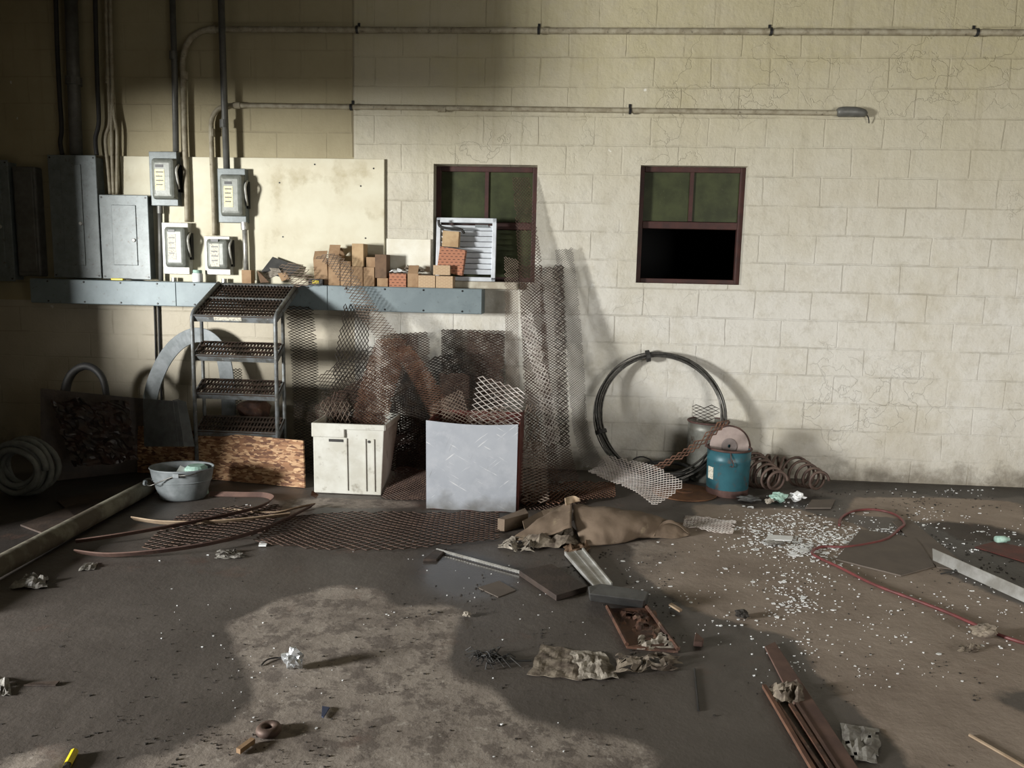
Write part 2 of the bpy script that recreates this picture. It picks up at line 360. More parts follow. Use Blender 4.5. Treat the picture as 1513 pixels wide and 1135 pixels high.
    cr = N.new('ShaderNodeTexVoronoi'); cr.feature = 'DISTANCE_TO_EDGE'; cr.inputs['Scale'].default_value = 2.3
    dv = N.new('ShaderNodeVectorMath'); dv.operation = 'ADD'; nv = N.new('ShaderNodeTexNoise'); nv.inputs['Scale'].default_value = 3; nv.inputs['Detail'].default_value = 6; K.new(tc.outputs['Object'], nv.inputs['Vector'])
    K.new(tc.outputs['Object'], dv.inputs[0]); K.new(nv.outputs['Color'], dv.inputs[1]); K.new(dv.outputs[0], cr.inputs['Vector'])
    crack = math_('MULTIPLY', math_('MULTIPLY', rng(cr.outputs['Distance'], 0, .012, 1, 0), rng(nz(.9, 3), .5, .6)), rough_amt)
    h5 = math_('ADD', math_('MULTIPLY', crack, -.004), math_('MULTIPLY', seam, -.006))
    hh = math_('ADD', math_('ADD', math_('ADD', h1, h2), math_('ADD', h3, h4)), h5)
    bp = N.new('ShaderNodeBump'); bp.inputs['Strength'].default_value = .75; bp.inputs['Distance'].default_value = 1.0
    K.new(hh, bp.inputs['Height']); K.new(bp.outputs[0], b.inputs['Normal'])
    return m
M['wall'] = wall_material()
M['plain_wall'] = mat('dim_painted_wall', (.30, .26, .18), .8, 0, (.22, .18, .12), 3, .1)

# ---- concrete floor: dry concrete with wet and oily stains and painted shade laid out as a map on its vertices
DRY = [[(330, 925), (400, 890), (470, 868), (560, 866), (592, 900), (640, 888), (692, 898), (668, 940), (662, 985), (692, 1012), (742, 1022), (765, 1055), (800, 1078), (880, 1080), (950, 1092), (1000, 1150), (100, 1150), (250, 1110), (352, 1060), (378, 1000)],
       [(880, 800), (925, 800), (945, 850), (1000, 888), (1060, 915), (1150, 935), (1192, 965), (1205, 1000), (1262, 1040), (1315, 1105), (1350, 1150), (1900, 1150), (1900, 1070), (1560, 1062), (1460, 1050), (1470, 1025), (1560, 1018), (1900, 1000), (1900, 960), (1530, 905), (1400, 850), (1340, 800), (1250, 770), (1150, 745), (1030, 745), (1000, 790), (960, 800)],
       [(1255, 735), (1380, 735), (1513, 742), (1530, 800), (1420, 800), (1360, 770), (1250, 760)],
       [(430, 735), (620, 740), (620, 752), (400, 750)], [(240, 850), (285, 848), (290, 857), (255, 858)], [(985, 1008), (1015, 1012), (1015, 1032), (992, 1030)],
       [(120, 1080), (175, 1070), (170, 1095), (120, 1098)], [(0, 1110), (110, 1095), (60, 1150), (-20, 1150)], [(775, 902), (835, 902), (830, 912), (785, 912)], [(195, 900), (222, 898), (222, 908), (205, 910)], [(200, 872), (240, 868), (225, 880)], [(360, 850), (385, 850), (380, 862)]]
PUD = [[(625, 815), (680, 812), (770, 842), (800, 850), (735, 880), (700, 890), (640, 878), (600, 850)]]
BLACK = [[(1215, 712), (1530, 718), (1530, 735), (1400, 735), (1300, 722), (1215, 730)], [(1360, 768), (1440, 775), (1530, 790), (1530, 885), (1450, 845), (1385, 820)], [(1090, 735), (1250, 735), (1230, 752), (1090, 748)], [(0, 700), (220, 690), (225, 740), (110, 800), (-20, 860)], [(900, 880), (1000, 880), (1010, 930), (930, 920)]]  # dark patches; the one behind the long pipe is shade put into colour
def inside(px, py, poly):
    c = np.zeros(px.shape, bool); n = len(poly)
    for i in range(n):
        (x1, y1), (x2, y2) = poly[i], poly[i-1]
        with np.errstate(divide='ignore', invalid='ignore'):
            c ^= ((y1 > py) != (y2 > py)) & (px < (x2-x1)*(py-y1)/(y2-y1+1e-12)+x1)
    return c
def floor_object():
    xs = np.arange(-5.2, 5.0, .035); ys = np.arange(-6.6, .02, .035); nx, ny = len(xs), len(ys)
    X, Y = np.meshgrid(xs, ys)
    def mask(polys):
        a = np.zeros(X.shape)
        for p in polys:
            q = [tuple(F(*t).xy) for t in p]; a = np.maximum(a, inside(X, Y, q).astype(float))
        for _ in range(9):
            b = np.pad(a, 1, mode='edge'); a = (b[:-2, 1:-1]+b[2:, 1:-1]+b[1:-1, :-2]+b[1:-1, 2:]+2*b[1:-1, 1:-1])/6
        return a
    cols = np.stack([mask(DRY), mask(PUD), mask(BLACK), np.ones(X.shape)], -1).reshape(-1, 4)
    v = np.stack([X.ravel(), Y.ravel(), np.zeros(X.size)], 1)
    i = np.arange((ny-1)*(nx-1)); r, c = i//(nx-1), i % (nx-1); a = r*nx+c
    f = np.stack([a, a+1, a+nx+1, a+nx], 1)
    me = bpy.data.meshes.new('floor'); me.from_pydata(v.tolist(), [], f.tolist())
    at = me.color_attributes.new('stain', 'FLOAT_COLOR', 'POINT'); at.data.foreach_set('color', cols.astype(np.float32).ravel())
    m = bpy.data.materials.new('stained_concrete'); m.use_nodes = True; nt = m.node_tree; N = nt.nodes; K = nt.links; b = N['Principled BSDF']
    tc = N.new('ShaderNodeTexCoord')
    ca = N.new('ShaderNodeVertexColor'); ca.layer_name = 'stain'; sp = N.new('ShaderNodeSeparateColor'); K.new(ca.outputs[0], sp.inputs[0])
    def nz(sc, det=6, ro=.62):
        n = N.new('ShaderNodeTexNoise'); n.inputs['Scale'].default_value = sc; n.inputs['Detail'].default_value = det; n.inputs['Roughness'].default_value = ro; K.new(tc.outputs['Object'], n.inputs['Vector']); return n.outputs['Fac']
    def ma(op, a, bb):
        n = N.new('ShaderNodeMath'); n.operation = op
        for k, q in enumerate((a, bb)):
            if isinstance(q, (int, float)): n.inputs[k].default_value = q
            else: K.new(q, n.inputs[k])
        return n.outputs[0]
    def rng(a, l, h, o0=0, o1=1):
        n = N.new('ShaderNodeMapRange'); n.inputs[1].default_value = l; n.inputs[2].default_value = h; n.inputs[3].default_value = o0; n.inputs[4].default_value = o1; K.new(a, n.inputs[0]); return n.outputs[0]
    def mix(f, a, c):
        n = N.new('ShaderNodeMix'); n.data_type = 'RGBA'
        if isinstance(f, (int, float)): n.inputs[0].default_value = f
        else: K.new(f, n.inputs[0])
        for k, q in ((6, a), (7, c)):
            if isinstance(q, tuple): n.inputs[k].default_value = (*q, 1)
            else: K.new(q, n.inputs[k])
        return n.outputs[2]
    def edge(ch, amt=.9, l=.35, h=.65): return rng(ma('ADD', ch, ma('MULTIPLY', ma('SUBTRACT', nz(4.5, 7, .66), .5), amt)), l, h)
    dry = edge(sp.outputs[0], 1.15, .40, .62); pud = edge(sp.outputs[1], .3, .15, .95); blk = edge(sp.outputs[2], 1.1, .25, .6)
    damp = mix(rng(nz(2.2), .35, .7), (.076, .065, .057), (.106, .092, .081))
    damp = mix(ma('MULTIPLY', rng(nz(6, 8, .7), .55, .7), .5), damp, (.13, .112, .10))
    dryc = mix(rng(nz(3.2, 8, .7), .35, .66), (.19, .16, .134), (.36, .315, .27))
    dryc = mix(ma('MULTIPLY', rng(nz(9, 9, .72), .49, .56), .72), dryc, (.115, .094, .08))
    dryc = mix(ma('MULTIPLY', rng(nz(21, 6, .65), .60, .66), .6), dryc, (.46, .42, .37))
    sx = N.new('ShaderNodeSeparateXYZ'); K.new(tc.outputs['Object'], sx.inputs[0])
    tan = rng(ma('ADD', sx.outputs[0], ma('MULTIPLY', ma('SUBTRACT', nz(1.0), .5), .8)), .35, .6)
    tanc = mix(rng(nz(2.4, 7, .68), .35, .68), (.25, .20, .16), (.37, .305, .25))
    dryc = mix(tan, dryc, tanc)
    col = mix(dry, damp, dryc)
    col = mix(ma('MULTIPLY', blk, .85), col, (.022, .018, .016))
    col = mix(ma('MULTIPLY', pud, .5), col, (.045, .043, .042))
    rust = ma('MULTIPLY', rng(nz(2.9, 7, .7), .60, .72), .35)
    col = mix(rust, col, (.15, .07, .045))
    speck = rng(nz(55, 3, .5), .70, .76)
    col = mix(ma('MULTIPLY', speck, .5), col, (.05, .04, .034))
    K.new(col, b.inputs['Base Color'])
    rg = rng(dry, 0, 1, .50, .85); rg = ma('SUBTRACT', rg, ma('MULTIPLY', pud, .34)); rg = ma('ADD', rg, ma('MULTIPLY', ma('SUBTRACT', nz(7), .5), .18))
    K.new(rg, b.inputs['Roughness']); b.inputs['Specular IOR Level'].default_value = .45
    bp = N.new('ShaderNodeBump'); bp.inputs['Distance'].default_value = 1.0; bp.inputs['Strength'].default_value = .6
    hh = ma('ADD', ma('MULTIPLY', nz(9, 8, .66), .009), ma('MULTIPLY', nz(60, 4), .0018))
    hh = ma('MULTIPLY', hh, ma('SUBTRACT', 1.0, ma('MULTIPLY', pud, .85)))
    K.new(hh, bp.inputs['Height']); K.new(bp.outputs[0], b.inputs['Normal'])
    me.materials.append(m); o = bpy.data.objects.new('floor', me); link(o); o['kind'] = 'structure'
floor_object()

# ------------------------------------------------------------------ room shell
def rect_px(x0, y0, x1, y1, d):
    a, b, c, e = W(x0, y0, d), W(x1, y0, d), W(x0, y1, d), W(x1, y1, d)
    return (a.x+c.x)/2, (b.x+e.x)/2, (c.z+e.z)/2, (a.z+b.z)/2      # xmin, xmax, zmin, zmax
w1 = rect_px(640, 243, 792, 416, 0)
a, b2, c2, e2 = W(948, 246), W(1105, 244), W(938, 419), W(1096, 420)
w2 = ((a.x+c2.x)/2, (b2.x+e2.x)/2, (c2.z+e2.z)/2, (a.z+b2.z)/2)
HZ = 4.1; XL, XR = -4.75, 5.0
bm = BM()
zs = sorted({0, w1[2], w1[3], HZ}); T = .22
def wb(x0, x1, z0, z1): box(bm, (x0, 0, z0), (x1, T, z1))
wb(XL, w1[0], 0, HZ); wb(w1[1], w2[0], 0, HZ); wb(w2[1], XR, 0, HZ)
wb(w1[0], w1[1], 0, w1[2]); wb(w1[0], w1[1], w1[3], HZ); wb(w2[0], w2[1], 0, w2[2]); wb(w2[0], w2[1], w2[3], HZ)
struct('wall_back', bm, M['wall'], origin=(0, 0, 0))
bm = BM()                                             # side wall with the wide loading opening the daylight comes through
JY, LZ = -2.55, 2.62
box(bm, (XL-.2, JY, 0), (XL, .2, HZ)); box(bm, (XL-.2, -6.6, LZ), (XL, JY, HZ)); box(bm, (XL-.2, -12, 0), (XL, -6.6, HZ))
box(bm, (XL, -2.5, 0), (-4.68, -2.3, HZ)); box(bm, (-4.68, -2.5, 0), (-3.65, -1.95, .94)); box(bm, (-4.68, -2.5, 2.15), (-2.8, -2.2, HZ))  # added unseen pier, low block and header that shade the back wall
struct('wall_left_and_blockers', bm, M['plain_wall'], origin=(XL, 0, 0))
bm = BM(); box(bm, (XL-.2, -12, HZ), (XR+.2, .2, HZ+.1)); struct('ceiling', bm, M['ceiling'], origin=(0, 0, HZ))
bm = BM(); box(bm, (XR, -12, 0), (XR+.2, .2, HZ)); struct('wall_right', bm, M['plain_wall'], origin=(XR, 0, 0))
def window(name, w, midz, lower_glass, rec):
    x0, x1, z0, z1 = w; fr = .038
    bm = BM()
    for q in ((x0, x0+fr, z0, z1), (x1-fr, x1, z0, z1), (x0+fr, x1-fr, z1-fr, z1), (x0+fr, x1-fr, z0, z0+.035), (x0+fr, x1-fr, midz-.026, midz+.026)):
        box(bm, (q[0], rec, q[2]), (q[1], rec+.05, q[3]))
    win = struct(name, bm, M['frame_red'], bevel=.004)
    xm = (x0+x1)/2
    bm = BM(); box(bm, (xm-.014, rec+.005, midz+.03), (xm+.014, rec+.04, z1-fr)); obj('muntin', bm, M['frame_red'], win)
    for xa, xb in ((x0+fr, xm-.014), (xm+.014, x1-fr)):
        bm = BM(); box(bm, (xa, rec+.02, midz+.03), (xb, rec+.028, z1-fr)); obj('pane', bm, M['pane'], win)
    if lower_glass:
        bm = BM(); box(bm, (x0+fr, rec+.02, z0+.035), (x1-fr, rec+.028, midz-.03)); obj('pane', bm, M['pane'], win)
    bm = BM()                                         # dark space beyond the wall
    X0, X1, Z0, Z1, Y1 = x0-.3, x1+.3, z0-.3, z1+.3, 1.2
    for lo, hi in (((X0, Y1, Z0), (X1, Y1+.02, Z1)), ((X0-.02, T, Z0), (X0, Y1, Z1)), ((X1, T, Z0), (X1+.02, Y1, Z1)), ((X0, T, Z0-.02), (X1, Y1, Z0)), ((X0, T, Z1), (X1, Y1, Z1+.02))): box(bm, lo, hi)
    obj('dark_recess', bm, M['void'], win)
    return win
window('window_1', w1, W(720, 332).z, True, .12)
window('window_2', w2, W(1020, 333, -.05).z, False, .07)
bm = BM(); q = rect_px(668, 414, 748, 426, .06)
box(bm, (w1[0]-.01, -.07, w1[2]-.055), (w1[1]-.12, .12, w1[2]))
o = single('window_sill', bm, M['sill'], 'dusty concrete sill ledge under the window with the louvred shutter', 'window sill', bevel=.01)
o['kind'] = 'structure'; o.name = 'trim_1'

# ------------------------------------------------------------------ wall boards
x0, x1, z0, z1 = rect_px(182, 233, 568, 405, .02)
bm = BM(); box(bm, (x0, -.024, W(300, 420).z), (x1, -.001, z1)); bd = single('backing_board', bm, M['board_cream'], 'large cream painted plywood board behind the switch boxes', 'board', bevel=.003)
for px, py in ((465, 243), (552, 249), (533, 275), (540, 352), (413, 270), (418, 350)):
    bm = BM(); lathe(bm, [(.006, 0), (.006, .003)], W(px, py, .024), 8, M=rotm(PI/2)); obj('nail_head', bm, M['black_screw'], bd)
x0, x1, z0, z1 = rect_px(569, 353, 636, 405, .03)
bm = BM(); box(bm, (x0+.01, -.03, W(600, 424).z), (x1, -.001, z1)); single('backing_board', bm, M['board_white'], 'small white painted board behind cartons beside the window', 'board', bevel=.003)

# ------------------------------------------------------------------ wireway
DT = .2
zt = (W(45, 411, DT).z+W(712, 427.5, DT).z)/2; zb = (W(45, 446, DT).z+W(712, 466, DT).z)/2
tx0, tx1 = W(45, 430, DT).x, W(712, 446, DT).x
root = thing('wireway', 'long blue-grey steel wiring duct carrying the row of cartons', 'cable duct', ((tx0+tx1)/2, -.1, zb))
bm = BM(); box(bm, (tx0, -DT+.004, zb), (tx1, -.001, zt)); obj('duct_body', bm, M['trough_paint'], root, bevel=.004)
seams = [tx0, W(260, 430, DT).x, W(484, 440, DT).x, tx1]
for xa, xb in zip(seams, seams[1:]):
    bm = BM(); box(bm, (xa+.002, -DT-.004, zb+.004), (xb-.002, -DT+.003, zt-.004)); cv = obj('duct_cover', bm, M['trough_paint'], root, bevel=.002)
    n = max(2, round((xb-xa)/.29))
    for k in range(n):
        for zz in (zb+.018, zt-.018):
            bm = BM(); lathe(bm, [(.007, 0), (.007, .003), (.004, .005)], (xa+(k+.5)/n*(xb-xa), -DT-.004, zz), 8, M=rotm(PI/2)); obj('screw', bm, M['black_screw'], cv)
SHELF = zt

# ------------------------------------------------------------------ electrical gear
def panelboard(px, label, door, d=.11, shade='grey_paint', zmin=None):
    x0, x1, z0, z1 = rect_px(*px, d)
    if zmin is not None: z0 = zmin
    r = thing('electrical_panel', label, 'electrical panel', ((x0+x1)/2, -d/2, z0))
    bm = BM(); box(bm, (x0+.012, -d+.006, z0+.012), (x1-.012, -.025 if x0 > W(175, 300).x else -.001, z1-.012)); obj('enclosure', bm, M[shade], r)
    bm = BM(); box(bm, (x0, -d-.004, z0), (x1, -d+.006, z1)); fr = obj('cover_plate', bm, M[shade], r, bevel=.006)
    dx0, dx1, dz0, dz1 = rect_px(*door, d)
    bm = BM(); box(bm, (dx0, -d-.010, dz0), (dx1, -d-.003, dz1)); dr = obj('door', bm, M[shade], r, bevel=.004)
    bm = BM(); lathe(bm, [(.014, 0), (.014, .006), (.009, .009)], (dx1-.022, -d-.010, dz0+(dz1-dz0)*.42), 14, M=rotm(PI/2)); obj('latch', bm, M['light_plate'], dr)
    for sx in (x0+.02, x1-.02):
        for sz in (z0+.02, z1-.02):
            bm = BM(); lathe(bm, [(.007, 0), (.007, .003)], (sx, -d-.004, sz), 8, M=rotm(PI/2)); obj('screw', bm, M['black_screw'], fr)
    return r
panelboard((75, 229, 146, 403), 'tall grey panel board with long narrow door, streaked at its foot', (94, 243, 124, 392), zmin=SHELF+.01)
panelboard((149, 288, 221, 405), 'shorter grey panel board beside the tall one, small square door', (167, 303, 203, 392), zmin=SHELF+.008)
panelboard((-45, 236, 17, 415), 'panel board standing in deep shade at the edge of the scene', (-30, 250, 5, 395))
x0, x1, z0, z1 = rect_px(22, 246, 56, 408, .09)
r = thing('junction_box', 'dark steel pull box in the shade beside the tall panel board', 'electrical box', ((x0+x1)/2, -.05, z0))
bm = BM(); box(bm, (x0, -.09, z0), (x1, -.001, z1)); obj('enclosure', bm, M['conduit'], r, bevel=.012)
bm = BM(); box(bm, (x0+.02, -.1, z0+.03), (x1-.02, -.088, z1-.03)); obj('cover_plate', bm, M['conduit'], r, bevel=.006)

def switch(encl, cov, lab, label, plate, labmat, zmin=None):
    d0, d1 = .085, .15
    x0, x1, z0, z1 = rect_px(*encl, d0)
    if zmin is not None: z0 = max(z0, zmin)
    r = thing('safety_switch', label, 'switch box', ((x0+x1)/2, -.05, z0))
    bm = BM(); box(bm, (x0, -d0, z0), (x1, -.025, z1)); obj('enclosure', bm, M[plate], r, bevel=.004)
    cx0, cx1, cz0, cz1 = rect_px(*cov, d1)
    bm = BM()                                          # domed cover: three stacked outlines
    prof = []
    for (ins, dd) in ((0, d0), (0, d0+.03), (.008, d1-.012), (.022, d1)):
        prof.append([(cx0+ins, -dd, cz0+ins), (cx1-ins, -dd, cz0+ins), (cx1-ins, -dd, cz1-ins), (cx0+ins, -dd, cz1-ins)])
    rings = [[bm.verts.new(p) for p in q] for q in prof]
    for ra, rb in zip(rings, rings[1:]):
        for k in range(4): bm.faces.new((ra[k], ra[(k+1) % 4], rb[(k+1) % 4], rb[k]))
    bm.faces.new(rings[-1]); bm.faces.new(rings[0][::-1]); bmesh.ops.recalc_face_normals(bm, faces=bm.faces[:])
    cv = obj('cover', bm, M['cover_paint'], r, bevel=.014)
    lx0, lx1, lz0, lz1 = rect_px(*lab, d1)
    bm = BM(); box(bm, (lx0, -d1-.0015, lz0), (lx1, -d1+.001, lz1)); obj('printed_label', bm, M[labmat], cv)
    bm = BM()
    for k in range(4):
        zz = lz1-(k+.8)/5*(lz1-lz0); box(bm, (lx0+.008, -d1-.0025, zz), (lx1-.008-.006*(k % 2), -d1-.001, zz+.008))
    obj('printed_marks', bm, M['black_screw'], cv)
    bm = BM(); box(bm, (lx0+.006, -d1-.002, lz1+.014), (lx1-.006, -d1+.001, lz1+.034)); obj('maker_plate', bm, M['black_screw'], cv)
    hz = (cz0+cz1)/2
    bm = BM(); tube(bm, catmull([(x1+.012, -d0-.0, hz+.11), (x1+.018, -d0-.045, hz+.06), (x1+.016, -d0-.03, hz), (x1+.012, -d0-.005, hz-.07)], 12), .009, 8); obj('handle', bm, M['light_plate'], r, smooth=True)
    bm = BM(); box(bm, (x1-.001, -d0+.01, hz-.09), (x1+.014, -d0+.05, hz+.11)); obj('handle_bracket', bm, M['black_screw'], r)
switch((221, 224, 262, 304), (222, 233, 257, 294), (229, 250, 243, 281), 'grey disconnect switch box, upper of the pair beside the panel boards, bright yellow label', 'grey_paint', 'label_yellow')
switch((322, 249, 363, 329), (323, 257, 358, 319), (331, 275, 344, 306), 'grey disconnect switch box under the tall straight conduit, yellow label, against bare board', 'grey_paint', 'label_yellow')
switch((240, 329, 279, 405), (241, 335, 274, 395), (248, 346, 260, 384), 'disconnect switch box with pale back plate and faded long label', 'light_plate', 'label_white', SHELF+.03)
switch((302, 349, 340, 406), (303, 353, 336, 398), (311, 360, 324, 394), 'smallest disconnect switch box, pale plate, next to the white jar', 'light_plate', 'label_white', SHELF+.03)

# ------------------------------------------------------------------ conduits
def conduit(px, r, m, label, d=.06, joints=(), clamp=(), n=None, smoothit=True, name='conduit'):
    pts = [W(p[0], p[1], p[2] if len(p) > 2 else d) for p in px]
    if smoothit and len(pts) > 2: pts = catmull(pts, n or (len(pts)-1)*6)
    lo = min(pts, key=lambda v: v.z)
    root = thing(name, label, 'conduit', lo)
    bm = BM(); tube(bm, pts, r, 12); obj('pipe', bm, M[m], root, smooth=True)
    for i, (jx, jy) in enumerate(joints):
        p = W(jx, jy, d); k = min(range(len(pts)), key=lambda q: (pts[q]-p).length); t = (pts[min(k+1, len(pts)-1)]-pts[max(k-1, 0)]).normalized()
        bm = BM(); tube(bm, [pts[k]-t*.028 if False else p-t*.028, p+t*.028], r*1.3, 12); obj('coupling', bm, M[m], root, smooth=False)
    for (jx, jy) in clamp:
        p = W(jx, jy, d); k = min(range(len(pts)), key=lambda q: (pts[q]-p).length); t = (pts[min(k+1, len(pts)-1)]-pts[max(k-1, 0)]).normalized()
        bm = BM(); tube(bm, [p-t*.009, p+t*.009], r*1.35, 10)
        s = t.cross(Vector((0, 1, 0))).normalized()
        box(bm, (-.009, -.005, -.02), (.009, .001, .02), Matrix.Translation(Vector((p.x, -.002, p.z))+s*(r+.018)) @ Matrix.Rotation(math.atan2(s.x, s.z), 4, 'Y'))
        obj('strap_clamp', bm, M['black_screw'], root)
    return root
conduit([(82, -25), (84, 60), (88, 140), (91, 190), (89, 210), (92, 229)], .016, 'dark', 'thin dark conduit running down to the tall panel, farthest from the windows')
conduit([(104, -25), (108, 100), (113, 229)], .045, 'conduit', 'thick grey conduit dropping into the top of the tall panel', smoothit=False, joints=((109, 120),))
conduit([(140, -25), (142, 60), (144, 130), (146, 180), (141, 205), (143, 229)], .016, 'dark', 'thin dark conduit with a kink above the tall panel corner')
conduit([(156, -25), (158, 60), (160, 120), (162, 180), (156, 205), (160, 250), (163, 287)], .013, 'conduit_painted', 'slim pale conduit bowing sideways above the shorter panel', joints=((159, 118),))
conduit([(162, -25), (164, 60), (166, 140), (165, 190), (166, 240), (168, 287)], .013, 'conduit_painted', 'slim pale conduit running straight to the shorter panel')
conduit([(167, 140, .045), (169, 172), (173, 195), (173, 240), (173, 287)], .012, 'conduit_painted', 'short pale conduit splitting off just above the shorter panel')
conduit([(254, -25), (258, 110), (260, 224)], .022, 'conduit', 'straight grey conduit entering the upper switch box beside the panels', smoothit=False, joints=((256, 82),))
conduit([(326, -25), (330, 110), (335, 249)], .024, 'conduit', 'straight grey conduit crossing over both cream pipes', d=.10, smoothit=False, joints=((331, 183),))
b1 = [(277, 328), (276, 280), (273, 200), (271, 120), (270, 100), (271, 84), (276, 66), (286, 53), (300, 45.5), (318, 43.5)] + [(340+i*100, 43.4+i*.42) for i in range(13)]
conduit(b1, .021, 'conduit_painted', 'longest cream pipe, along the upper wall, bending down to a switch box', d=.05, joints=((314, 43.5), (272, 112)), clamp=((528, 43.8), (796, 45), (1139, 46.6), (1443, 48)))
b2_ = [(317, 348), (316, 300), (313, 230), (312, 190), (313, 177), (318, 166), (328, 158.5), (345, 156)] + [(345+i*85, 156+i*1.05) for i in range(1, 11)] + [(1240, 167)]
r = conduit(b2_, .018, 'conduit_painted', 'shorter cream pipe ending in a dark fitting above the empty window', d=.045, joints=((313, 196), (653, 161), (350, 156)), clamp=((519, 158.5), (931, 164)))
bm = BM(); q = [W(1236, 166, .045), W(1252, 165, .05), W(1268, 166, .05), W(1281, 168, .045)]
tube(bm, catmull(q, 10), [.022, .034, .036, .036, .035, .036, .034, .033, .03, .024, .012], 10); obj('end_fitting', bm, M['conduit'], r, smooth=True)
bm = BM(); tube(bm, catmull([W(1279, 168, .045), W(1283, 174, .04), W(1284, 182, .02)], 8), .004, 6); obj('loose_wire', bm, M['dark'], r)
conduit([(236.5, 305), (237, 350), (238, 415)], .017, 'conduit', 'short conduit between the upper switch box and the duct', d=.07, smoothit=False, joints=((236.5, 310),))
conduit([(361, 330), (363, 365), (364, 414)], .020, 'conduit_bright', 'short bright conduit stub under the switch box, beside the little carton', d=.07, smoothit=False, joints=((361, 334),))
conduit([(228, 452), (230, 520), (231, 600), (232, 645)], .006, 'dark', 'thin cable dropping from the duct, the one nearer the shade', d=.012, name='wall_cable')
conduit([(234, 452), (236, 520), (239, 600), (240, 645)], .009, 'dark', 'thicker cable dropping from the duct behind the metal arch', d=.014, name='wall_cable')
def nipple(px, label):
    p = W(px, 408, .07); bm = BM(); tube(bm, [(p.x, p.y, SHELF), (p.x, p.y, SHELF+.03)], .02, 12)
    single('conduit', bm, M['conduit_bright'], label, 'conduit')
nipple(257, 'stubby steel nipple joining the faded-label switch box to the duct'); nipple(331, 'stubby steel nipple joining the smallest switch box to the duct')

# ------------------------------------------------------------------ small things on the duct
def on_shelf(px, py, d): 
    p = W(px, py, d); return Vector((p.x, p.y, SHELF))
p = on_shelf(292, 408, .12)
r = thing('jar', 'small white jar between the two lower switch boxes', 'jar', p)
bm = BM(); lathe(bm, [(.034, 0), (.038, .006), (.038, .062), (.03, .072)], p, 24); obj('jar_body', bm, M['white'], r, smooth=True)
bm = BM(); lathe(bm, [(.033, .068), (.033, .088), (.029, .092)], p, 24); obj('lid', bm, M['teal'], r, smooth=True)
p = on_shelf(174, 407, .17)
bm = BM(); box(bm, (p.x-.05, p.y-.012, SHELF), (p.x+.045, p.y+.012, SHELF+.016)); single('folding_rule', bm, M['yellow'], 'thin yellow rule lying on the duct under the shorter panel', 'tool', bevel=.004)

def carton(px, d, depth, m, label, tilt=0.0, base=None, group=None, flaps=0, open_top=False, yaw=0.0):
    x0, x1, z0, z1 = rect_px(*px, d)
    zb_ = SHELF if base is None else base
    h = z1-zb_ if base is None or base < z1-.02 else z1-z0
    w = x1-x0; c = Vector(((x0+x1)/2, -d+depth/2, zb_))
    Mx = Matrix.Translation(c) @ rotm(0, tilt, yaw)
    lift = abs(math.sin(tilt))*w/2; Mx = Matrix.Translation((0, 0, lift)) @ Mx
    r = thing('carton', label, 'cardboard box', c, group)
    bm = BM()
    if open_top:
        t = .004
        for lo, hi in (((-w/2, -depth/2, 0), (w/2, depth/2, t)), ((-w/2, -depth/2, t), (w/2, -depth/2+t, h)), ((-w/2, depth/2-t, t), (w/2, depth/2, h)), ((-w/2, -depth/2+t, t), (-w/2+t, depth/2-t, h)), ((w/2-t, -depth/2+t, t), (w/2, depth/2-t, h))): box(bm, lo, hi, Mx)
    else: box(bm, (-w/2, -depth/2, 0), (w/2, depth/2, h), Mx)
    obj('carton_body', bm, M[m], r, bevel=.002)
    fl = {1: [(-1, .9)], 2: [(-1, 1.1), (1, -.7)], 3: [(1, .5)]}.get(flaps, [])
    for s, ang in fl:
        bm = BM(); L = min(.09, depth*.6)
        A = Mx @ Matrix.Translation((0, s*depth/2, h)) @ Matrix.Rotation(ang, 4, 'X')
        box(bm, (-w/2+.003, 0 if s < 0 else -L, 0), (w/2-.003, L if s < 0 else 0, .004), A); obj('flap', bm, M[m], r)
    return r
G = 'cartons along the wiring duct'
CT = [  # rect, d, depth, material, label, tilt, flaps, open
 ((357, 399, 371, 417), .17, .07, 'carton', 'little brown carton standing alone next to the bright conduit stub', 0, 0, False),
 ((465, 383, 485, 419), .16, .12, 'carton', 'open carton leaning under the hanging mesh end, first of the row', -.06, 1, True),
 ((485, 377, 502, 420), .17, .14, 'carton', 'tall carton with raised flap behind the hanging mesh strip', 0, 2, True),
 ((503, 386, 518, 420), .17, .12, 'carton', 'narrow open carton just past the hanging mesh strip', 0, 3, True),
 ((519, 394, 536, 421), .17, .13, 'carton', 'plain carton carrying the tall tan carton on its lid', 0, 0, False),
 ((537, 395, 553, 421), .17, .13, 'carton', 'plain carton under a small brown one, mid row', 0, 0, False),
 ((557, 411, 573, 422), .17, .12, 'carton', 'low flat brown carton beneath a big upright one', 0, 0, False),
 ((575, 404, 600, 423), .18, .13, 'dash_print', 'red dash-patterned carton with torn white paper on top', 0, 0, False),
 ((602, 404, 618, 423), .17, .12, 'carton', 'small carton with folded-back flap next to torn papers', 0, 1, True),
 ((618, 407, 643, 424), .18, .13, 'line_print', 'pale printed carton, bottom layer, next to the flap-open one', 0, 0, False),
 ((644, 408, 669, 425), .18, .13, 'line_print', 'pale printed carton at the end of the row on the duct', 0, 0, False)]
made = [carton(a, d, dp, m, l, t, None, G, fl, op) for a, d, dp, m, l, t, fl, op in CT]
zl = lambda px, py, d: W(px, py, d).z
carton((520, 360, 537, 393), .17, .12, 'carton_light', 'tall tan carton standing on another, highest of the mid row', 0, zl(528, 394, .17)+.001, G)
carton((541, 380, 555, 394), .15, .1, 'carton', 'small brown carton perched between two taller ones', 0, zl(545, 395, .17)+.001, G)
carton((554, 376, 571, 410), .17, .12, 'carton_dark', 'big upright brown carton with torn upper edge', 0, zl(564, 411, .17)+.001, G)
carton((640, 392, 665, 408), .19, .045, 'line_print', 'faded printed carton stacked across the two end ones', 0, zl(655, 407, .18)+.002, G)
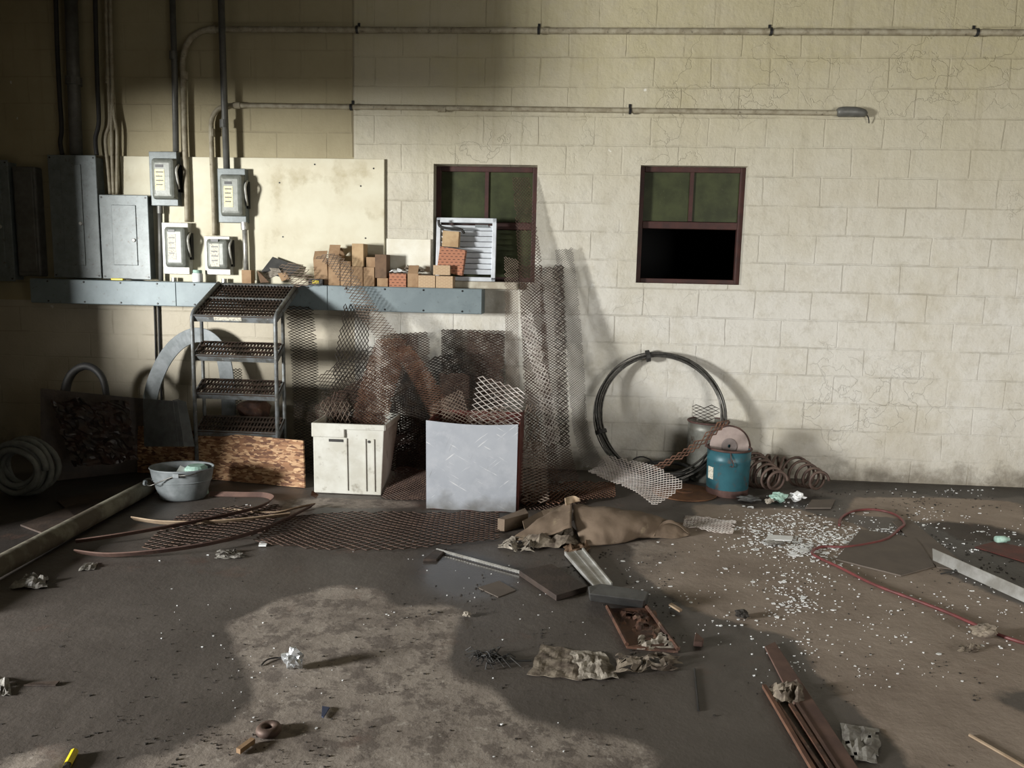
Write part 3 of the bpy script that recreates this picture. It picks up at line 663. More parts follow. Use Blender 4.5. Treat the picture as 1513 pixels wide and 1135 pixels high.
carton((645, 369, 683, 401), .14, .085, 'dash_print', 'tilted red dash-patterned carton near the louvred shutter', .13, zl(655, 407, .18)+.002, G)
carton((653, 342, 677, 369), .14, .085, 'carton_light', 'topmost tan carton balanced on the tilted red one', .05, zl(664, 367, .14)+.008, G)
def strapobj():
    pts = catmull([W(648, 325, .11), W(649, 333, .11), W(656, 336.5, .11), W(668, 338, .11), W(681, 339, .11), W(686, 345, .10)], 18)
    bm = BM(); tube(bm, pts, .010, 8); single('rubber_strap', bm, M['dark'], 'dark bent rubber strap draped over the topmost tan carton', 'strap', smooth=True)
strapobj()

def crumple(quad, h, n, seed, z0=.004, amp=1.0, hole=.0, ragged=.25):
    rnd = random.Random(seed); a, b, c, d = [Vector(p) for p in quad]; vs = []; n2 = n
    for j in range(n2+1):
        for i in range(n+1):
            u, v = i/n, j/n2
            p = a*(1-u)*(1-v)+b*u*(1-v)+c*u*v+d*(1-u)*v
            k = noise.noise(Vector((u*3.1+seed*1.7, v*3.1, seed*.37)))*.6+noise.noise(Vector((u*7+seed, v*7, 3.3)))*.5
            ed = min(u, 1-u, v, 1-v)
            side = noise.noise_vector(Vector((u*4+seed*2.1, v*4, seed)))*ragged*((b-a).length)*(.25 if ed > 0 else .35)
            p = p+Vector((side.x, side.y, 0)); p.z += z0+h*max(0, .35+k)*(.35+min(1, ed*5)*.65)*amp
            vs.append(tuple(p))
    fs = [(j*(n+1)+i, j*(n+1)+i+1, (j+1)*(n+1)+i+1, (j+1)*(n+1)+i) for j in range(n2) for i in range(n) if rnd.random() >= hole]
    used = sorted({i for f in fs for i in f}); mp = {o_: k for k, o_ in enumerate(used)}
    return [vs[i] for i in used], [], [tuple(mp[i] for i in f) for f in fs]
def shelf_quad(x0, x1, dA, dB, z): return [(x0, -dB, z), (x1, -dB, z), (x1, -dA, z), (x0, -dA, z)]
xa, xb = W(576, 403, .18).x, W(600, 403, .18).x
single('torn_paper', crumple(shelf_quad(xa, xb, .07, .19, zl(588, 404, .18)+.001), .05, 7, 3), M['white'], 'torn white paper heaped on the red dash-patterned carton of the row', 'paper', solid=.002)
xa, xb = W(596, 395, .15).x, W(625, 395, .12).x
single('packing_paper', crumple([(xa, -.15, SHELF+.125), (xb, -.15, SHELF+.105), (xb, -.04, SHELF+.105), (xa, -.04, SHELF+.125)], .05, 8, 5), M['paper'], 'brown crumpled packing paper behind the flap-open small carton', 'paper', solid=.002)
# flattened cartons and scrap in the jumble beside the ladder
def leaf(corners, t, m, name, label, cat, group=None): 
    bm = BM(); slab(bm, corners, t); return single(name, bm, M[m], label, cat, group)
leaf([W(386, 402, .14), W(403, 380, .06), W(446, 395, .05), W(424, 412, .13)], .006, 'grey_block', 'flat_carton', 'dark flattened carton leaning against the cream board', 'cardboard')
leaf([W(384, 408, .17), W(402, 400, .12), W(414, 405, .12), W(396, 413, .17)], .005, 'rag_pale', 'folded_paper', 'pale folded leaflet in the jumble beside the ladder top', 'paper')
leaf([W(398, 396, .15), W(412, 397, .12), W(416, 403, .12), W(402, 402, .15)], .005, 'rag_pale', 'folded_paper', 'small cream slip lying on the dark flattened carton', 'paper')
leaf([W(380, 401, .18), W(385, 404, .17), W(397, 418, .17), W(385, 418.5, .18)], .03, 'carton_dark', 'broken_carton', 'broken dark carton slumped beside the little brown one', 'cardboard')
leaf([W(412, 404, .185), W(424, 403, .18), W(429, 412, .18), W(418, 416, .185)], .03, 'carton', 'broken_carton', 'crushed brown carton caught behind the coarse mesh offcut', 'cardboard')
p = on_shelf(469, 414, .17)
r = thing('tape_box', 'low black and yellow box beneath the first open carton', 'box', p)
bm = BM(); box(bm, (p.x-.06, p.y-.03, SHELF), (p.x+.05, p.y+.008, SHELF+.045)); obj('box_body', bm, M['dark'], r, bevel=.003)
bm = BM(); box(bm, (p.x-.03, p.y-.032, SHELF+.012), (p.x+.02, p.y-.029, SHELF+.034)); obj('yellow_band', bm, M['yellow'], r)
for i, (px, py, s) in enumerate(((391, 395, .018), (377, 396, .014), (397, 412, .02), (404, 416, .016))):
    q = W(px, py, .16); bm = BM(); bmesh.ops.create_icosphere(bm, subdivisions=2, radius=s, matrix=Matrix.Translation((q.x, q.y, max(q.z, SHELF+s*.7))))
    for v in bm.verts: v.co += noise.noise_vector(v.co*60)*s*.5
    bmesh.ops.scale(bm, vec=(1, 1, 1), verts=bm.verts)
    for v in bm.verts: v.co.z = max(v.co.z, SHELF)
# louvred shutter
x0, x1, z0, z1 = rect_px(645, 322, 733, 413, .02)
z0 = w1[2]
r = thing('louvred_shutter', 'white louvred metal shutter leaning in the window behind cartons', 'shutter', ((x0+x1)/2, 0, z0))
L = z1-z0; TM = Matrix.Translation((0, -.045, z0)) @ Matrix.Rotation(-.09, 4, 'X')
bm = BM(); fwid = .035
for q in ((x0, x0+.03, 0, L), (x1-.03, x1, 0, L), (x0, x1, L-.035, L), (x0, x1, 0, .03)): box(bm, (q[0], -.02, q[2]), (q[1], .02, q[3]), TM)
obj('frame', bm, M['louver'], r, bevel=.003)
ns = 9
for k in range(ns):
    zz = .05+(k+.5)*(L-.1)/ns; bm = BM()
    box(bm, (x0+.03, -.002, -.019), (x1-.03, .002, .019), TM @ Matrix.Translation((0, 0, zz)) @ Matrix.Rotation(.55, 4, 'X')); obj('slat', bm, M['louver'], r)
bm = BM(); box(bm, (W(703, 330).x, -.024, L-.07), (W(722, 330).x, -.018, L-.05), TM); obj('adjuster', bm, M['galv_dull'], r)

# ------------------------------------------------------------------ expanded metal
def resample(pts, n):
    P = np.array([tuple(p) for p in catmull(pts, 60)] if len(pts) > 2 else [tuple(p) for p in pts]); seg = np.r_[0, np.cumsum(np.linalg.norm(np.diff(P, axis=0), axis=1))]
    t = np.linspace(0, seg[-1], n); return np.stack([np.interp(t, seg, P[:, i]) for i in range(3)], 1), seg[-1]
def lattice(Lp, Rp, cw, ch, seed=0, curl=0.0, edge=.12):
    _, l1 = resample(Lp, 2); _, l2 = resample(Rp, 2); H = (l1+l2)/2
    nb = max(4, int(round(H/(ch/2)))); A, _ = resample(Lp, nb+1); B, _ = resample(Rp, nb+1)
    Wd = np.linalg.norm(A-B, axis=1).mean(); na = max(4, int(round(Wd/(cw/2))))
    rnd = random.Random(seed); idx = {}; vs = []; fs = []
    mid = A[nb//2]-B[nb//2]; nrm = np.cross(mid, A[-1]-A[0]); nrm = nrm/(np.linalg.norm(nrm)+1e-9)
    def vid(a, b):
        k = (a, b)
        if k not in idx:
            u = a/na; p = A[b]*(1-u)+B[b]*u
            p = p+nrm*(curl*math.sin(PI*u)+.004*math.sin(7*u+9*b/nb+seed))
            idx[k] = len(vs); vs.append(tuple(p))
        return idx[k]
    for b in range(1, nb):
        for a in range(1, na):
            if (a+b) % 2: continue
            if (a < 2 or a > na-2 or b < 2 or b > nb-2) and rnd.random() < edge: continue
            fs.append((vid(a, b-1), vid(a+1, b), vid(a, b+1), vid(a-1, b)))
    return vs, [], fs
MESHES = []
def sheet(label, Lp, Rp, cw, ch, t, m, seed=0, curl=0.0, name='expanded_mesh_sheet', group=None, floor=False, tt=None):
    cv = (lambda q: Vector(q)) if floor == 'w' else ((lambda q: F(*q)) if floor else (lambda q: W(*q)))
    Lw = [cv(q) for q in Lp]; Rw = [cv(q) for q in Rp]
    for q in Lw+Rw: q.z = max(q.z, .006)
    o = single(name, lattice(Lw, Rw, cw, ch, seed, curl), M[m], label, 'mesh sheet', group)
    wf = o.modifiers.new('strands', 'WIREFRAME'); wf.thickness = t*1.3; wf.use_even_offset = False; wf.use_boundary = True; wf.use_replace = True; wf.offset = 0
    MESHES.append(o); return o
sheet('tall dark mesh sheet leaning beside the step ladder', [(421, 452, .215), (429, 520, .28), (433, 600, .36), (437, 700, .46)], [(463, 455, .215), (469, 520, .28), (471, 600, .36), (473, 700, .46)], .046, .021, .0065, 'dark_mesh', 1, .02)
sheet('mesh strip hanging from the cartons down across the wiring duct', [(465, 381, .27), (488, 396, .27), (510, 430, .28), (530, 468, .33), (553, 497, .38), (577, 528, .44)], [(487, 373, .27), (512, 385, .27), (540, 428, .28), (563, 462, .33), (588, 493, .38), (612, 515, .44)], .05, .026, .006, 'tan_mesh', 2)
sheet('rust brown mesh strip slanting down toward the metal-fronted bin', [(577, 512, .45), (600, 548, .50), (628, 600, .58), (645, 640, .64)], [(608, 512, .45), (630, 540, .50), (658, 585, .58), (676, 630, .64)], .040, .020, .0054, 'rust_bright', 3)
sheet('upright dark mesh strip with tall diamonds under the duct', [(508, 449, .24), (502, 490, .29), (494, 535, .35), (486, 610, .45)], [(546, 451, .24), (545, 495, .29), (543, 540, .35), (538, 610, .45)], .028, .045, .0065, 'dark_mesh', 4)
sheet('light open mesh sheet bunched behind the white bin', [(470, 556, .46), (474, 600, .52), (478, 690, .6)], [(556, 508, .40), (556, 580, .5), (552, 690, .58)], .044, .030, .006, 'dark_mesh', 5, .03)
sheet('brown mesh offcut crossing behind the white bin', [(482, 590, .5), (480, 690, .62)], [(575, 540, .44), (562, 690, .6)], .03, .022, .005, 'rust_mesh', 6, .05)
sheet('coarse tall-diamond mesh standing at the front of the white bin', [(474, 592, .70), (476, 668, .70)], [(516, 592, .70), (519, 668, .70)], .033, .058, .005, 'tan_mesh', 7)
sheet('crumpled mesh piece filling the near corner of the white bin', [(466, 600, .66), (470, 660, .68)], [(500, 575, .58), (540, 660, .64)], .04, .03, .005, 'rust_mesh', 8, .03)
sheet('broad rusty mesh sheet curving down into the white bin', [(556, 502, .42), (538, 550, .5), (524, 600, .58), (514, 665, .66)], [(602, 500, .42), (592, 550, .5), (578, 600, .58), (566, 665, .66)], .030, .020, .0052, 'rust_bright', 9, .02)
sheet('dark curved mesh sheet standing between the two bins', [(598, 553, .4), (574, 610, .5), (585, 660, .58), (612, 705, .66)], [(622, 548, .36), (640, 600, .42), (655, 660, .5), (668, 710, .58)], .042, .019, .0075, 'dark_mesh', 10, .05)
sheet('square rusty mesh sheet against the wall under the duct', [(562, 496, .06), (562, 690, .26)], [(635, 490, .06), (634, 690, .26)], .036, .020, .0058, 'rust_mesh', 11, .01)
sheet('second rusty mesh sheet stacked against the square one', [(572, 492, .1), (574, 695, .3)], [(618, 495, .1), (622, 695, .3)], .030, .018, .0048, 'rust_mesh', 12, .01)
sheet('wide fine rusty mesh sheet below the end of the duct', [(652, 487, .05), (652, 690, .26)], [(746, 489, .05), (744, 690, .26)], .034, .019, .0056, 'rust_mesh', 13, .01)
sheet('narrow greyer mesh sheet layered over the wide fine one', [(652, 488, .08), (653, 692, .28)], [(684, 487, .08), (684, 692, .28)], .026, .016, .0042, 'dark_mesh', 34, .0)
sheet('coarse rust sheet overlapping the wide fine one beside the tall pile', [(690, 490, .11), (690, 695, .32)], [(746, 495, .11), (744, 695, .32)], .05, .022, .0068, 'rust_mesh', 35, .0)
sheet('bent dark mesh sheet in front of the wide fine one', [(632, 530, .2), (640, 620, .34)], [(700, 521, .2), (712, 610, .34)], .042, .022, .0085, 'dark_mesh', 14, .04)
sheet('small brown rectangular mesh piece at the back of the metal-fronted bin', [(649, 552, .62), (650, 640, .68)], [(694, 552, .62), (694, 640, .68)], .036, .017, .005, 'rust_mesh', 15)
sheet('tilted brown mesh offcut in the metal-fronted bin', [(652, 590, .9), (655, 655, 1.0)], [(682, 574, .84), (705, 655, 1.0)], .034, .026, .005, 'tan_mesh', 16)
sheet('pale mesh offcut poking up beside the bin corner', [(635, 600, .86), (638, 655, .95)], [(668, 585, .82), (676, 655, .95)], .05, .028, .005, 'tan_mesh', 17)
sheet('bright silver mesh sheet sticking out of the metal-fronted bin', [(707, 554, .80), (687, 652, 1.0)], [(777, 577, .80), (764, 652, 1.0)], .058, .034, .0062, 'silver_mesh', 18, .0)
sheet('tangled brown mesh under the bright silver sheet', [(690, 610, .96), (690, 655, 1.04)], [(745, 600, .92), (760, 655, 1.04)], .045, .026, .005, 'tan_mesh', 19)
sheet('tallest mesh sheet, reaching up across the shuttered window', [(757, 262, .06), (762, 330, .10), (767, 410, .16), (772, 500, .26), (779, 610, .42), (790, 720, .66)], [(782, 262, .06), (792, 330, .10), (803, 410, .16), (809, 500, .26), (815, 610, .42), (826, 715, .66)], .028, .024, .0043, 'rust_mesh', 20)
sheet('narrow fine mesh sheet beside the window end of the duct', [(745, 379, .1), (746, 470, .2), (748, 590, .36)], [(766, 384, .1), (766, 470, .2), (768, 590, .36)], .022, .02, .0034, 'tan_mesh', 21)
sheet('dense brown mesh sheet behind the tallest one', [(765, 392, .12), (770, 480, .2), (776, 620, .38), (782, 715, .6)], [(800, 392, .12), (806, 480, .2), (818, 620, .38), (830, 712, .6)], .028, .022, .0045, 'rust_mesh', 22)
sheet('mid-height mesh sheet between the tallest and the pale narrow one', [(797, 396, .1), (801, 520, .24), (806, 650, .42), (812, 712, .6)], [(832, 393, .1), (836, 520, .24), (842, 650, .42), (856, 708, .6)], .03, .02, .0050, 'rust_mesh', 23)
sheet('rolled coarse mesh strip standing inside the tall pile', [(817, 393, .14), (820, 520, .28), (826, 660, .46)], [(833, 392, .14), (838, 520, .28), (842, 660, .46)], .04, .036, .006, 'dark_mesh', 24, .03)
sheet('slanted silvery mesh strip in front of the tall pile', [(767, 468, .46), (785, 540, .55), (798, 600, .62), (808, 660, .70)], [(786, 462, .46), (803, 530, .55), (819, 590, .62), (828, 650, .70)], .034, .034, .0062, 'silver_mesh', 25)
sheet('pale finely perforated sheet at the window side of the tall pile', [(820, 370, .06), (829, 450, .15), (838, 540, .27), (846, 630, .42), (862, 690, .55)], [(846, 366, .06), (856, 450, .15), (863, 540, .27), (871, 640, .42), (900, 690, .55)], .022, .017, .0036, 'grey_mesh', 26)
sheet('silver mesh sheet curling over the floor by the wire coil', [(868, 697, .52), (905, 712, .68), (940, 728, .84), (966, 747, .98)], [(893, 672, .42), (935, 680, .5), (975, 692, .62), (1014, 714, .78)], .028, .026, .0048, 'silver_mesh', 27, -.02)
sheet('coarse wavy mesh hanging behind the bin edge', [(769, 600, .78), (769, 668, .84)], [(790, 596, .72), (804, 660, .80)], .045, .075, .006, 'tan_mesh', 28)
sheet('mesh sheet propped on the floor behind the metal-fronted bin', [(769, 652, .78), (769, 742, 1.06)], [(806, 654, .74), (812, 742, 1.06)], .048, .022, .006, 'tan_mesh', 29)
sheet('bright rust mesh piece lying flat before the tall pile', [(770, 716, .05), (830, 712, .05), (908, 712, .06)], [(770, 748, .02), (840, 742, .03), (910, 733, .02)], .05, .035, .006, 'rust_bright', 30, floor=True)
sheet('second flat rust mesh lying under the first by the tall pile', [(768, 728, .02), (830, 726, .02), (870, 724, .02)], [(770, 752, .012), (830, 752, .012), (868, 742, .012)], .046, .03, .005, 'rust_mesh', 36, floor=True)
sheet('brown mesh sheet leaning low between the bins', [(588, 688, .68), (563, 737, 1.0)], [(640, 696, .68), (634, 740, 1.0)], .032, .018, .0042, 'rust_mesh', 31)
sheet('dark grey mesh piece wedged low behind the white bin', [(570, 664, .6), (578, 700, .68)], [(636, 640, .6), (650, 696, .68)], .036, .02, .007, 'dark_mesh', 32)
sheet('long dark mesh lying slack between the bins', [(566, 640, .55), (572, 662, .62)], [(612, 632, .52), (606, 655, .6)], .024, .014, .006, 'grey_mesh', 37)
sheet('wide mesh sheet lying flat on the wet floor before the bins', [(425, 762, .03), (520, 757, .012), (640, 756, .015), (738, 756, .012)], [(370, 799, .03), (470, 813, .012), (600, 810, .03), (738, 797, .012)], .046, .062, .0042, 'rust_mesh', 33, floor=True)
sheet('mesh sheet lying flat under the curved bands near the pail', [(262, 762, .012), (330, 750, .03), (420, 744, .012)], [(205, 812, .03), (300, 803, .015), (396, 786, .03)], .046, .062, .0042, 'rust_mesh', 38, floor=True)
sheet('little silver corrugated mesh piece alone on the floor', [(1013, 761, .01), (1088, 770, .01)], [(1008, 778, .02), (1082, 790, .01)], .026, .040, .0045, 'silver_mesh', 39, floor=True)
sheet('coarse mesh offcut lying over the ladder end of the cartons', [(412, 392, .22), (420, 410, .24), (436, 424, .28)], [(440, 386, .22), (458, 400, .24), (472, 420, .28)], .06, .03, .006, 'tan_mesh', 40)
sheet('small mesh piece behind the lower ladder steps', [(340, 545, .14), (340, 625, .2)], [(357, 545, .14), (360, 625, .2)], .034, .02, .006, 'grey_mesh', 41)
sheet('little open mesh piece standing in the grey drum', [(1023, 598, .36), (1024, 622, .40)], [(1063, 599, .36), (1063, 626, .40)], .050, .024, .0055, 'dark_mesh', 42)
sheet('narrow rusty mesh strip draped across the grey drum to the floor', [(1072, 614, .62), (1040, 642, .66), (1005, 668, .58), (962, 690, .5)], [(1078, 624, .62), (1045, 652, .66), (1008, 678, .58), (966, 697, .5)], .045, .05, .008, 'rust_bright', 43)

# ------------------------------------------------------------------ step ladder
LF, LB, LP = .66, .60, .235
zs_ = [W(348, y, LF).z for y in (638, 582.5, 526, 467)]
lx0, lx1 = (W(288, 470, LF).x+W(285, 640, LF).x)/2, (W(412, 470, LF).x+W(405, 645, LF).x)/2
r = thing('step_ladder', 'grey steel step ladder with dark perforated treads behind the strand board', 'step ladder', ((lx0+lx1)/2, -.5, 0))
rt = .014
TA, PA, TD, PD = math.atan2(.081, .126), math.atan2(.2035, .435), .150, .480
LB = LF-.126
def along(y0, z0, ang, dist, up=0.0): return (y0+dist*math.cos(ang)-up*math.sin(ang), z0+dist*math.sin(ang)+up*math.cos(ang))
for sx in (lx0, lx1):
    pe = along(-LF, zs_[3], PA, PD, .012); ps = along(-LF, zs_[3], PA, .07, .012)
    bm = BM(); tube(bm, [(sx, -LF, .005), (sx, -LF, zs_[3]-.07)] + catmull([(sx, -LF, zs_[3]-.06), (sx, -LF+.003, zs_[3]-.015), (sx, -LF+.025, zs_[3]+.018), (sx, ps[0], ps[1])], 10) + [(sx, pe[0], pe[1])], rt, 10); obj('side_rail', bm, M['ladder'], r, smooth=True)
    bm = BM(); tube(bm, [(sx, -LB+.012, .005), (sx, -LB+.012, zs_[3]+.03)], rt*.9, 10); obj('rear_post', bm, M['ladder'], r, smooth=True)
def tread(D, ang, z, name):
    w = lx1-lx0; nx = 24; ny = max(3, int(round(D/.045)))
    X = Matrix.Translation((0, -LF+.006, z)) @ Matrix.Rotation(ang, 4, 'X')
    bm = BM()
    for i in range(nx+1):
        x = lx0+w*i/nx; box(bm, (x-w/nx*.30, 0, -.006), (x+w/nx*.30, D, 0), X)
    for j in range(ny+1):
        y = D*j/ny; box(bm, (lx0, y-.010, -.006), (lx1, y+.010, .0005), X)
    for j in range(ny):
        for i in range(nx):                       # raised teeth
            x = lx0+w*(i+.5)/nx; y = D*(j+.5)/ny
            box(bm, (x-w/nx*.30, y-.014, -.002), (x-w/nx*.12, y+.014, .010), X)
    t = obj(name, bm, M['tread'], r)
    bm = BM(); box(bm, (lx0, -.006, -.05), (lx1, .001, .002), X); obj('front_lip', bm, M['ladder'], t, bevel=.002)
    for sx, e in ((lx0, -1), (lx1, 1)):
        bm = BM(); box(bm, (sx-.003, 0, -.045), (sx+.003, D, .004), X); obj('side_lip', bm, M['ladder'], t)
    return t, X
for z in zs_[:3]: tread(TD, TA, z, 'tread')
pt, X = tread(PD, PA, zs_[3], 'platform')
bm = BM(); q0 = W(315, 468, LF); q1 = W(356, 470, LF); box(bm, (q0.x, -.0085, -.034), (q1.x, -.0055, -.006), X); obj('torn_sticker', bm, M['label_white'], pt)
for yy, hh in ((PD*.52, .012), (PD-.01, .014)):
    bm = BM(); box(bm, (lx0, yy-.008, -.02), (lx1, yy+.008, hh), X); obj('cross_bar', bm, M['ladder'], pt)

# ------------------------------------------------------------------ things left of the bins
def strip_px(cent, width, d0, d1, t, m, name, label, cat, lip=0):
    C_ = [W(x, y, d0+(d1-d0)*(y-487)/110) for x, y in cent]; C_ = catmull(C_, 40); L, R = [], []
    ctr = W(285, 590, .3)
    for i, p in enumerate(C_):
        tg = (C_[min(i+1, 40)]-C_[max(i-1, 0)]).normalized(); s = tg.cross(Vector((0, 1, 0))).normalized(); w = width[0]+(width[1]-width[0])*i/40
        L.append(p+s*w/2); R.append(p-s*w/2)
    bm = BM(); ribbon(bm, L, R, t); o = single(name, bm, M[m], label, cat, bevel=.003); return o
strip_px([(221, 640), (221, 600), (228, 565), (244, 530), (265, 506), (290, 495), (312, 502), (328, 524), (335, 556), (338, 600), (338, 650)], (.115, .11), .12, .26, .012, 'galv_dull', 'metal_arch', 'curved galvanised metal arch standing behind the step ladder', 'metal arch')
bm = BM(); cp = catmull([W(95, 640, .6), (W(95, 600, .55)), W(98, 570, .5), W(108, 550, .48), (W(126, 541, .46)), W(143, 548, .48), W(154, 566, .5), W(158, 600, .55), W(158, 650, .6)], 40)
tube(bm, cp, [.036-.016*i/40 for i in range(41)], 10); single('hose_loop', bm, M['dark'], 'black rubber hose loop arching above the dark film-covered board', 'hose', smooth=True)
r = thing('folded_sheet_metal', 'grey folded sheet-metal tray standing behind the strand board', 'sheet metal', W(245, 640, .72))
bm = BM(); A_, B_, C1, D1 = W(211, 589, .66), W(262, 593, .74), W(272, 660, .78), W(213, 660, .70)
slab(bm, [A_, D1, C1, B_], .004); obj('panel', bm, M['grey_sheet'], r)
bm = BM(); slab(bm, [W(256, 591, .73), W(264, 660, .78), W(270, 660, .66), W(262, 590, .60)], .004); slab(bm, [W(262, 590, .62), W(275, 594, .6), W(288, 660, .68), W(268, 660, .72)], .004); obj('folded_flange', bm, M['grey_sheet'], r)
# strand board
b0, b1_ = F(205, 699), F(450, 722); d0_, d1_ = -b0.y, -b1_.y
bm = BM(); slab(bm, [W(203, 629, d0_-.10), Vector((W(203, 700, d0_).x, -d0_, .004)), Vector((b1_.x, -d1_, .004)), W(447.5, 651, d1_-.10)], .018)
single('strand_board', bm, M['osb'], 'long low orange-brown strand board propped before the step ladder', 'board')
e0, e1 = F(60, 714), F(214, 698)
bm = BM(); slab(bm, [W(60, 574, -e0.y-.14), Vector((e0.x, e0.y, .004)), Vector((e1.x, e1.y+.03, .004)), W(211, 589, -e1.y-.14)], .02)
single('dark_board', bm, M['dark_wood'], 'dark board in the shade behind the strand board, holding black film', 'board')
q = [W(75, 590, .98), W(190, 592, .92), W(205, 680, 1.0), W(110, 690, 1.08)]
def film(q, n, seed, amp):
    a, b, c, d = q; vs = []
    for j in range(n+1):
        for i in range(n+1):
            u, v = i/n, j/n; p = a*(1-u)*(1-v)+b*u*(1-v)+c*u*v+d*(1-u)*v
            k = noise.noise(Vector((u*5+seed, v*5, 1)))*.6+noise.noise(Vector((u*13+seed, v*13, 2)))*.4
            p = p+Vector((k*.03, -abs(k)*amp, noise.noise(Vector((u*4, v*4, seed+5)))*.03)); vs.append(tuple(p))
    return vs, [], [(j*(n+1)+i, j*(n+1)+i+1, (j+1)*(n+1)+i+1, (j+1)*(n+1)+i) for j in range(n) for i in range(n)]
single('plastic_film', film(q, 26, 4, .09), M['black_film'], 'glossy crumpled black film clinging to the shaded dark board', 'plastic sheet', solid=.002)
# rusty rock-like lump behind ladder
bm = BM(); bmesh.ops.create_icosphere(bm, subdivisions=3, radius=.11, matrix=Matrix.Translation(W(378, 606, .32)))
ctr = W(378, 606, .32)
for v in bm.verts:
    v.co = ctr+(v.co-ctr)*(1+.35*noise.noise((v.co-ctr)*14)); v.co.x = ctr.x+(v.co.x-ctr.x)*1.15; v.co.z = ctr.z+(v.co.z-ctr.z)*.75
zz = min(v.co.z for v in bm.verts)
obs = BM(); box(obs, (ctr.x-.2, ctr.y-.1, .0), (ctr.x+.16, ctr.y+.12, zz+.02))
single('wooden_crate', obs, M['dark_wood'], 'dark low crate hidden behind the lower ladder steps', 'crate', bevel=.006)
single('rusty_lump', bm, M['rust_scrap'], 'rusty lump of scrap sitting behind the lower ladder steps', 'scrap', smooth=True)
# hose coil
hc = F(40, 742) + Vector((0, .10, 0)); cc = W(38, 690, -hc.y)
bm = BM(); pts = []; turns = 9; R0, z0_ = .19, .0
for i in range(turns*28+1):
    a = 2*PI*i/28; k = i/(turns*28); lay = k*turns
    rr = .105+.085*abs(((lay*.5) % 2)-1)+.006*math.sin(3*a+lay); yy = -.06+.13*k
    pts.append(Vector((cc.x+rr*math.cos(a)*1.02, hc.y+yy+.02*math.sin(a*.5+1), 0.243+rr*math.sin(a)*.95)))
mz = min(p.z for p in pts); pts = [p-Vector((.03, 0, mz-.021)) for p in pts]
tube(bm, pts, .019, 9); single('hose_coil', bm, M['hose'], 'coil of thick grey hose standing in the shade', 'hose', smooth=True)
# long pipe
pA, pB = F(-130, 905, .06), F(222, 718, .05)
r = thing('old_pipe', 'long weathered pipe lying from the shade toward the oval pail', 'pipe', (pA+pB)/2-Vector((0, 0, .055)))
dv = (pB-pA).normalized(); bm = BM(); tube(bm, [pA+dv*(pB-pA).length*i/10 for i in range(11)], .05, 20); obj('pipe_wall', bm, M['pipe_old'], r, smooth=True)
bm = BM(); tube(bm, [pB-dv*.02, pB+dv*.012], .056, 20); obj('pipe_end', bm, M['conduit'], r)
leafpos = [((85, 740), (190, 715), (215, 725), (110, 762)), ((30, 775), (120, 742), (150, 748), (70, 790))]
for k, q in enumerate(leafpos):
    bm = BM(); prism(bm, [F(*p, .012) for p in q], (0, 0, -.01)); single('scrap_board', bm, M['dark_wood'], ['dim thin board lying behind the long pipe, closer to the hose loop', 'dim thin board lying beneath the long pipe near the hose coil'][k], 'board')
# oval pail
pc = F(271, 745) + Vector((0, .13, 0)); pc.x = W(270, 722, -pc.y).x; pc.z = .004
r = thing('oval_pail', 'galvanised oval pail with wire handle on the floor before the strand board', 'bucket', pc)
Rm = Matrix.Rotation(.12, 4, 'Z')
hp = W(268, 690, -pc.y).z-.01
rw = abs(W(318, 698, -pc.y).x-W(224, 698, -pc.y).x)/2*.95
bm = BM(); lathe(bm, [(0, 0), (rw*.68, 0), (rw*.72, .01), (rw*.93, hp*.75), (rw*.97, hp), (rw*1.0, hp+.006), (rw*.985, hp+.012), (rw*.955, hp+.004), (rw*.92, hp*.75), (rw*.70, .014), (0, .014)], pc, 48, 1, .74, M=Rm); obj('pail_body', bm, M['galv_dull'], r, smooth=True)
bm = BM()
ring = [pc+Rm @ Vector((rw*.90*math.cos(2*PI*i/48), .74*rw*.90*math.sin(2*PI*i/48), hp*.63)) for i in range(48)]
tube(bm, ring, .004, 6, closed=True); obj('rolled_bead', bm, M['galv_dull'], r, smooth=True)
e1 = pc+Rm @ Vector((-rw*.93, -.1, hp*.62)); e2 = pc+Rm @ Vector((rw*.97, .04, hp*.95))
fp = pc+Rm @ Vector((.02, -.74*rw*1.04, hp*.93))
bm = BM(); tube(bm, catmull([e1, e1+Vector((.05, -.045, -.004)), fp+Vector((-.08, -.004, -.03)), fp, fp+Vector((.1, .0, .012)), e2+Vector((-.01, -.05, .01)), e2], 30), .0035, 6); obj('wire_handle', bm, M['wire'], r, smooth=True)
bm = BM(); box(bm, (fp.x-.02, fp.y-.006, fp.z-.012), (fp.x+.02, fp.y+.006, fp.z+.014)); obj('handle_grip', bm, M['galv_dull'], r, bevel=.003)
bm = BM(); lathe(bm, [(.018, 0), (.018, .012), (.01, .016)], e1, 10, M=rotm(0, -PI/2)); obj('handle_ear', bm, M['galv_dull'], r)
bm = BM(); box(bm, (-.035, -.035, 0), (.035, .035, .05), Matrix.Translation(pc+Vector((-.02, .02, hp-.06))) @ rotm(.6, .5, .3)); single('white_scrap', bm, M['white'], 'white chip of debris inside the oval pail', 'debris')
bm = BM(); lathe(bm, [(.07, 0), (.07, hp-.02), (.05, hp-.005)], pc+Vector((.07, .05, .014)), 20); single('paint_can', bm, M['teal'], 'dull greenish can standing inside the oval pail', 'can')

